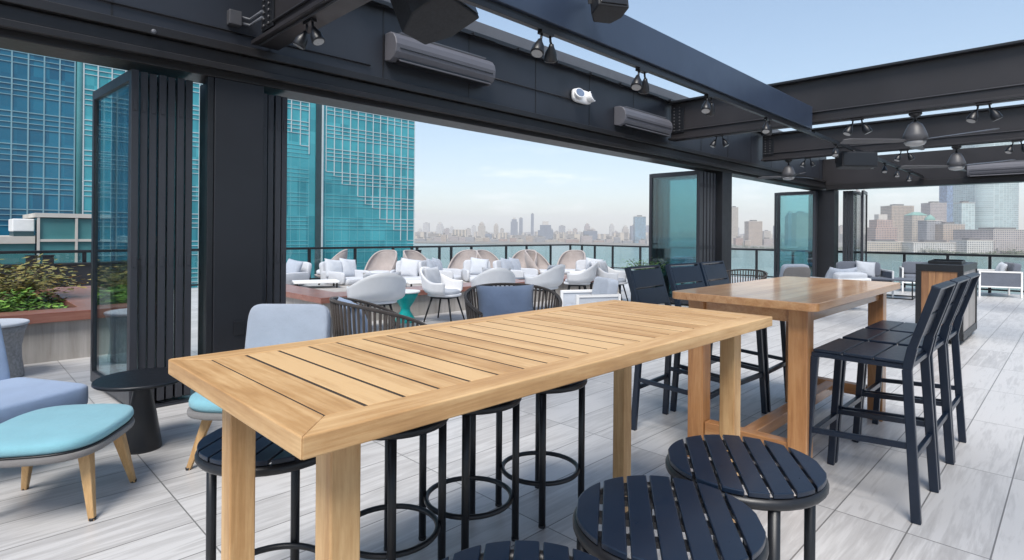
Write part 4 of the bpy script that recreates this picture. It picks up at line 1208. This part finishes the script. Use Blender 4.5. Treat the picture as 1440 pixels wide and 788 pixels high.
MB().mm(-8, 4.0, -.4, 6, 0, hz+.495).build('wall', M['pane'], t)
b = MB(); b.mm(3.0, 3.98, -.2, 3, hz+.951, hz+1.24); b.build('plinth', M['pier'], t)

# ---- skyline
rn = random.Random(11)
PAL = {'cream': (.52,.46,.38), 'tan': (.50,.41,.33), 'brick': (.46,.34,.29), 'grey': (.36,.36,.37), 'white': (.62,.60,.57), 'rose': (.48,.42,.40), 'slate': (.22,.25,.30)}
FM = {}
for k, c in PAL.items(): FM[k] = facade('facade_'+k, c, (.10,.12,.15), 3.2, 3.6, 1.5)
FM['glass'] = facade('facade_blue_glass', (.35,.42,.46), (.12,.22,.30), 3.0, 4.0, .7, .3)
FM['paleglass'] = facade('facade_pale_glass', (.55,.62,.61), (.38,.48,.49), 6.0, 4.0, .8, .3, .15)
FM['bluedark'] = facade('facade_dark_blue_glass', (.24,.32,.44), (.15,.22,.33), 3.0, 4.0, .5, .25)
M['copper'] = paint('green_copper_roof', (.16,.30,.26), .7, .2, .3)
M['rooftar'] = paint('roof_felt', (.12,.12,.12), .9, .2, .2)
def hz_at(u): return 322 + (u+80)*13/1595.
def bldg(name, label, cat, u0, u1, vtop, d, mat, depth=None, roof='flat', group=None, rz=-45, base=True):
    """a block seen between two bearings at a depth d, its height from the skyline height"""
    r0, r1 = (u0-720)/797., (u1-720)/797.
    w = (r1-r0)*d; uc = (u0+u1)/2
    h = EYE + (hz_at(uc)-vtop)/797.*d - (GZ+2.2)
    x, y, z = bear((r0+r1)/2, d)
    dp = depth or w*.8
    t = thing(name, label, cat, (x, y, GZ+2.2), R(rz), group)
    MB().mm(-w/2, w/2, 0, dp, 0, h).build('wall', mat, t)
    if roof == 'flat':
        b = MB(); b.mm(-w/2-.4, w/2+.4, -.4, dp+.4, h+.01, h+1.2); b.build('parapet', M['stone'], t)
        MB().mm(-w*.22, w*.2, dp*.3, dp*.7, h+1.21, h+5).build('plant_room', M['rooftar'], t)
    elif roof == 'dome':
        MB().mm(-w/2-.8, w/2+.8, -.8, dp+.8, h+.01, h+1.5).build('cornice', M['stone'], t)
        rr = w*.30
        MB().lathe([(rr,h+1.51),(rr*.98,h+rr*.35),(rr*.8,h+rr*.8),(rr*.4,h+rr*1.15),(.3,h+rr*1.4)], 24, c=(0,dp*.5,0)).build('dome', M['copper'], t)
    elif roof == 'hip':
        MB().add([(-w/2-.5,-.5,h+.01),(w/2+.5,-.5,h+.01),(w/2+.5,dp+.5,h+.01),(-w/2-.5,dp+.5,h+.01),(-w*.22,dp*.45,h+w*.22),(w*.22,dp*.45,h+w*.22)],
                 [(0,1,5,4),(1,2,5),(2,3,4,5),(3,0,4),(3,2,1,0)]).build('roof', M['copper'], t)
    elif roof == 'spire':
        MB().mm(-w*.32, w*.32, dp*.18, dp*.82, h+.01, h+w*.5).build('setback', mat, t)
        MB().lathe([(w*.2,h+w*.5+.02),(w*.12,h+w*.9),(.4,h+w*1.5)], 12, c=(0,dp*.5,0)).build('spire', M['stone'], t)
    elif roof == 'step':
        MB().mm(-w*.36, w*.36, dp*.14, dp*.86, h+.01, h+w*.35).build('setback', mat, t)
        MB().mm(-w*.2, w*.2, dp*.3, dp*.7, h+w*.35+.02, h+w*.6).build('crown', M['stone'], t)
    return t
# right hand group, near the far bank
x, y, z = bear((1401-720)/797., 1180)
t = thing('glass_skyscraper', 'giant pale rounded glass skyscraper at the right, cut by the end header', 'skyscraper', (x, y, GZ+2.2), R(-45))
pl = [(44*math.cos(PI+PI*i/24), 30*math.sin(PI+PI*i/24)+6) for i in range(25)] + [(44,60),(-44,60)]
MB().prism(pl, 0, 236, 'z').build('glass_wall', FM['paleglass'], t)
b = MB()
for k in range(58):
    b.tube([(44.25*math.cos(PI+PI*i/24), 30.25*math.sin(PI+PI*i/24)+6, 4.1*k+3) for i in range(25)], .32, 4)
b.build('floor_bands', M['mull'], t)
MB().prism([(p[0]*.9, p[1]*.9+3) for p in pl], 236.01, 241, 'z').build('crown', M['mull'], t)
bldg('skyscraper_wing','shorter pale glass wing on the left flank of the giant skyscraper','skyscraper',1352,1371,286,1160,FM['paleglass'])
bldg('glass_skyscraper','dark blue glass tower left of the giant pale skyscraper, cut by the end header','skyscraper',1331,1349,235,1500,FM['bluedark'])
bldg('low_block','wide low grey block with banded windows at the lower right corner of the skyline','office block',1397,1470,324,985,FM['rose'],90)
bldg('tower_block','tan slab tower, tallest of the brick group right of the corner column','apartment tower',1254,1285,290,1350,FM['tan'])
bldg('rose_tower','rose brown tower half behind the domed blocks, next to the dark blue glass tower','apartment tower',1308,1331,286,1420,FM['rose'])
bldg('brick_block','red brick block with a stepped roof, left of the tan slab tower','apartment block',1231,1262,320,1120,FM['brick'],roof='step')
bldg('domed_block','cream block with a green copper roof right of the tan slab tower','apartment block',1283,1305,303,1180,FM['cream'],roof='hip')
bldg('domed_block','grey block with a green dome between the cream and the rose brown ones','apartment block',1303,1325,311,1120,FM['grey'],roof='dome')
bldg('brick_block','orange brick block directly under the dark blue glass tower','apartment block',1326,1357,316,1100,FM['tan'])
bldg('terrace_block','low grey shed roofed building before the giant pale skyscraper','terminal',1360,1398,339,985,FM['white'],40)
bldg('terrace_block','long low cream building on the shore under the tan slab tower','terminal',1217,1283,341,1040,FM['cream'],30)
bldg('terrace_block','long low pale building on the shore under the domed blocks','terminal',1284,1359,342,1010,FM['white'],30)
bldg('slim_tower','slender pale tower seen through the thin clear door leaf','apartment tower',1203,1211,272,1700,FM['rose'],roof='spire')
bldg('slim_tower','slender grey tower just right of the thin clear door leaf','apartment tower',1213,1219,272,1800,FM['grey'],roof='spire')
bldg('brick_block','low red brick block right of the slender towers by the corner column','apartment block',1212,1231,327,1250,FM['brick'])
bldg('tower_block','pale cream slim tower at the right edge of the mid column','apartment tower',1029,1038,292,1900,FM['cream'])
bldg('tower_block','tan twin slab tower between the mid column and the teal door leaf','apartment tower',1053,1072,312,1650,FM['tan'])
bldg('tower_block','small grey tower left of the teal door leaf','apartment tower',1090,1098,318,1800,FM['grey'])
bldg('tower_block','brown tower visible through the teal door leaf','apartment tower',1120,1138,300,1500,FM['tan'])
bldg('tower_block','grey stepped tower at the left inside the teal door leaf','apartment tower',1108,1120,304,1650,FM['slate'],roof='step')
bldg('tower_block','tall pale glass tower at the right end of the hazy skyline','apartment tower',893,908,305,1900,FM['glass'])
bldg('slim_tower','thinnest tallest needle tower of the hazy skyline in the centre','skyscraper',746.5,750.5,301,3400,FM['slate'])
bldg('slim_tower','thin dark tower just left of the needle tower in the hazy skyline','skyscraper',730,735,307,3400,FM['slate'])
bldg('office_slab','broad dark slab with a sloping look right of the needle tower','office block',757,778,324,2500,FM['slate'],roof='step')
bldg('office_slab','dark rounded block in the right half of the hazy skyline','office block',822,840,325,2400,FM['slate'])
bldg('office_slab','pair of dark mid towers left of the thin dark tower, hazy','office block',718,728,312,3300,FM['slate'],roof='step')
# the hazy ranks
g1 = 'hazy high rises across the water'
keys = list(FM.keys())
u = 586
while u < 912:
    w = rn.uniform(5, 11)
    if not (716 < u < 752):
        bldg('hazy_high_rise','pale hazy high rise standing among the distant skyline across the water','high rise', u, u+w, rn.choice([318,322,326,329,331,333,324]) if u > 600 else rn.choice([314,320,326]), rn.uniform(2700,4200), FM[rn.choice(['cream','tan','grey','white','rose','slate'])], roof=rn.choice(['flat','step','flat']), group=g1)
    u += w + rn.uniform(-1.5, 3.5)
u = 584
while u < 1100:
    w = rn.uniform(7, 16)
    if not (913 < u < 1028):
        bldg('shore_block','low block along the far shore beneath the hazy high rises','block', u, u+w, rn.uniform(331,338)+(u-750)*.008, rn.uniform(1850,2150) if u < 900 else rn.uniform(1500,1700), FM[rn.choice(['cream','brick','tan','white','rose','grey'])], group='low blocks on the far shore')
    u += w + rn.uniform(-2, 4)
u = 1030
while u < 1440:
    w = rn.uniform(6, 12)
    bldg('hazy_high_rise','pale hazy high rise standing among the distant skyline across the water','high rise', u, u+w, rn.uniform(318,331), rn.uniform(2200,3200), FM[rn.choice(['cream','tan','grey','rose'])], roof=rn.choice(['flat','step']), group=g1)
    u += w + rn.uniform(2, 14)
# tree masses on the far waterfront
b = MB(); rt = random.Random(5); pts = []
for i in range(5200):
    s = rt.uniform(.30, 1.25); k = int((s-.30)/.0001)
    d = 1355 - (s-.30)*820 if s < .75 else 990 - (s-.75)*180
    r = s; x, y, z = bear(r, max(880, d) + rt.uniform(-4, 22))
    pts.append((x, y, GZ + 3 + abs(rt.gauss(0, 2.6))*(1+.8*math.sin(s*37))))
leaves(b, pts, 2.2, rt)
M['leaffar'] = leaf_mat('far_tree_leaves', (.035,.07,.02), (.10,.15,.05))
tag(b.build('shore_trees', M['leaffar'], fix=False), 'band of green trees along the far waterfront at the right', 'trees', kind='stuff')
# city mass behind
b = MB()
for i in range(420):
    r = rn.uniform(-.35, 1.05); d = rn.uniform(2300, 5600); w = rn.uniform(25, 80); h = rn.uniform(12, 45)
    x, y, z = bear(r, d); Mx = Matrix.Translation((x,y,GZ+2.2)) @ Matrix.Rotation(R(-45+rn.uniform(-10,10)), 4, 'Z')
    b.mm(-w/2,w/2,0,w*.7,0,h,Mx)
tag(b.build('city_mass', FM['cream'], fix=False), 'low mass of distant city roofs fading into haze across the river', 'city', kind='stuff')
# low hills
b = MB(); hp = [far(-.6,6000), far(1.3,6000), far(1.3,6600), far(-.6,6600)]
vs = []; fs = []; n = 60
for i in range(n+1):
    r = -.6+1.9*i/n; h = 34+14*math.sin(i*.7)+9*math.sin(i*1.9)
    for d, z in ((5700, 0), (6150, h), (6600, 0)):
        x, y, _ = bear(r, d); vs.append((x, y, GZ+1.5+z))
for i in range(n):
    for k in range(2): fs.append((i*3+k,(i+1)*3+k,(i+1)*3+k+1,i*3+k+1))
b.add(vs, fs, True); o = b.build('hills', M['land'], fix=False); o['kind'] = 'structure'

# ---- haze
if HAZE:
    m = bpy.data.materials.new('haze_air'); m.use_nodes = True; nt = m.node_tree
    nt.nodes.remove(nt.nodes['Principled BSDF'])
    pv = nt.nodes.new('ShaderNodeVolumePrincipled'); pv.inputs['Color'].default_value = (.99,.97,.985,1); pv.inputs['Density'].default_value = HAZE
    pv.inputs['Anisotropy'].default_value = HG
    L(nt, pv.outputs[0], nt.nodes['Material Output'].inputs['Volume'])
    o = MB().mm(-7200, 7200, -7200, 7200, GZ-1.5, 270).build('haze', m); o['kind'] = 'stuff'; o['label'] = 'pale haze over the river and the city'; o['category'] = 'haze'

# ================================================================== LIGHT, CAMERA
w = bpy.data.worlds.new('World'); scene.world = w; w.use_nodes = True
nt = w.node_tree; bg = nt.nodes['Background']
sky = nt.nodes.new('ShaderNodeTexSky'); sky.sky_type = 'NISHITA'; sky.sun_disc = False
SUN_DIR = Vector((-.80, -.55, 0)).normalized()
sky.sun_elevation = R(SUN_EL); sky.sun_rotation = math.atan2(SUN_DIR.x, SUN_DIR.y)
sky.altitude = 30; sky.air_density = AIR; sky.dust_density = DUST; sky.ozone_density = OZ
# thin wisps of cloud low over the city
tc = nt.nodes.new('ShaderNodeTexCoord'); mp = nt.nodes.new('ShaderNodeMapping'); mp.inputs['Scale'].default_value = (3.0,3.0,16)
nt.links.new(tc.outputs['Generated'], mp.inputs['Vector'])
nz = noise(nt, mp.outputs[0], 2.2, 6, .6)
rp = ramp(nt, [(.56,(0,0,0)),(.78,(.55,.55,.55))]); nt.links.new(nz.outputs['Fac'], rp.inputs['Fac'])
mx = nt.nodes.new('ShaderNodeMix'); mx.data_type = 'RGBA'
sx = nt.nodes.new('ShaderNodeSeparateXYZ'); nt.links.new(tc.outputs['Generated'], sx.inputs[0])
mk = nt.nodes.new('ShaderNodeMapRange'); mk.inputs['From Min'].default_value = .10; mk.inputs['From Max'].default_value = .16; mk.inputs['To Min'].default_value = 1.1; mk.inputs['To Max'].default_value = 0
nt.links.new(sx.outputs['Z'], mk.inputs['Value'])
ml = nt.nodes.new('ShaderNodeMath'); ml.operation = 'MULTIPLY'; nt.links.new(rp.outputs['Color'], ml.inputs[0]); nt.links.new(mk.outputs[0], ml.inputs[1])
nt.links.new(ml.outputs[0], mx.inputs['Factor']); hs = nt.nodes.new('ShaderNodeHueSaturation'); hs.inputs['Saturation'].default_value = SSAT; gm = nt.nodes.new('ShaderNodeGamma'); gm.inputs['Gamma'].default_value = SGAM; nt.links.new(sky.outputs[0], gm.inputs['Color']); nt.links.new(gm.outputs[0], hs.inputs['Color']); nt.links.new(hs.outputs[0], mx.inputs[6]); mx.inputs[7].default_value = (4,4,4,1)
nt.links.new(mx.outputs[2], bg.inputs['Color'])
bg.inputs['Strength'].default_value = SKY
ld = bpy.data.lights.new('sun', 'SUN'); ld.energy = SUN; ld.angle = R(SUN_ANG); ld.color = (1, .955, .89)
lo = bpy.data.objects.new('sun', ld); col.objects.link(lo)
d = Vector((SUN_DIR.x*math.cos(R(SUN_EL)), SUN_DIR.y*math.cos(R(SUN_EL)), math.sin(R(SUN_EL))))
lo.rotation_euler = (-d).to_track_quat('-Z', 'Y').to_euler(); lo.location = (-6, -4, 12)

cd = bpy.data.cameras.new('camera'); cam = bpy.data.objects.new('camera', cd); col.objects.link(cam)
cd.sensor_width = 36; cd.lens = 36*797/1440.; cd.shift_y = -65.5/1440; cd.clip_end = 20000; cd.clip_start = .05
cam.matrix_world = Matrix.Translation((0,0,EYE)) @ Matrix.Rotation(R(-45), 4, 'Z') @ Matrix.Rotation(R(90), 4, 'X') @ Matrix.Rotation(R(.467), 4, 'Z')
scene.camera = cam
scene.view_settings.view_transform = 'Standard'; scene.view_settings.look = 'None'
scene.view_settings.exposure = EXPO; scene.view_settings.gamma = 1
scene.render.resolution_x = 1024; scene.render.resolution_y = 560
scene.cycles.max_bounces = 8; scene.cycles.transparent_max_bounces = 24
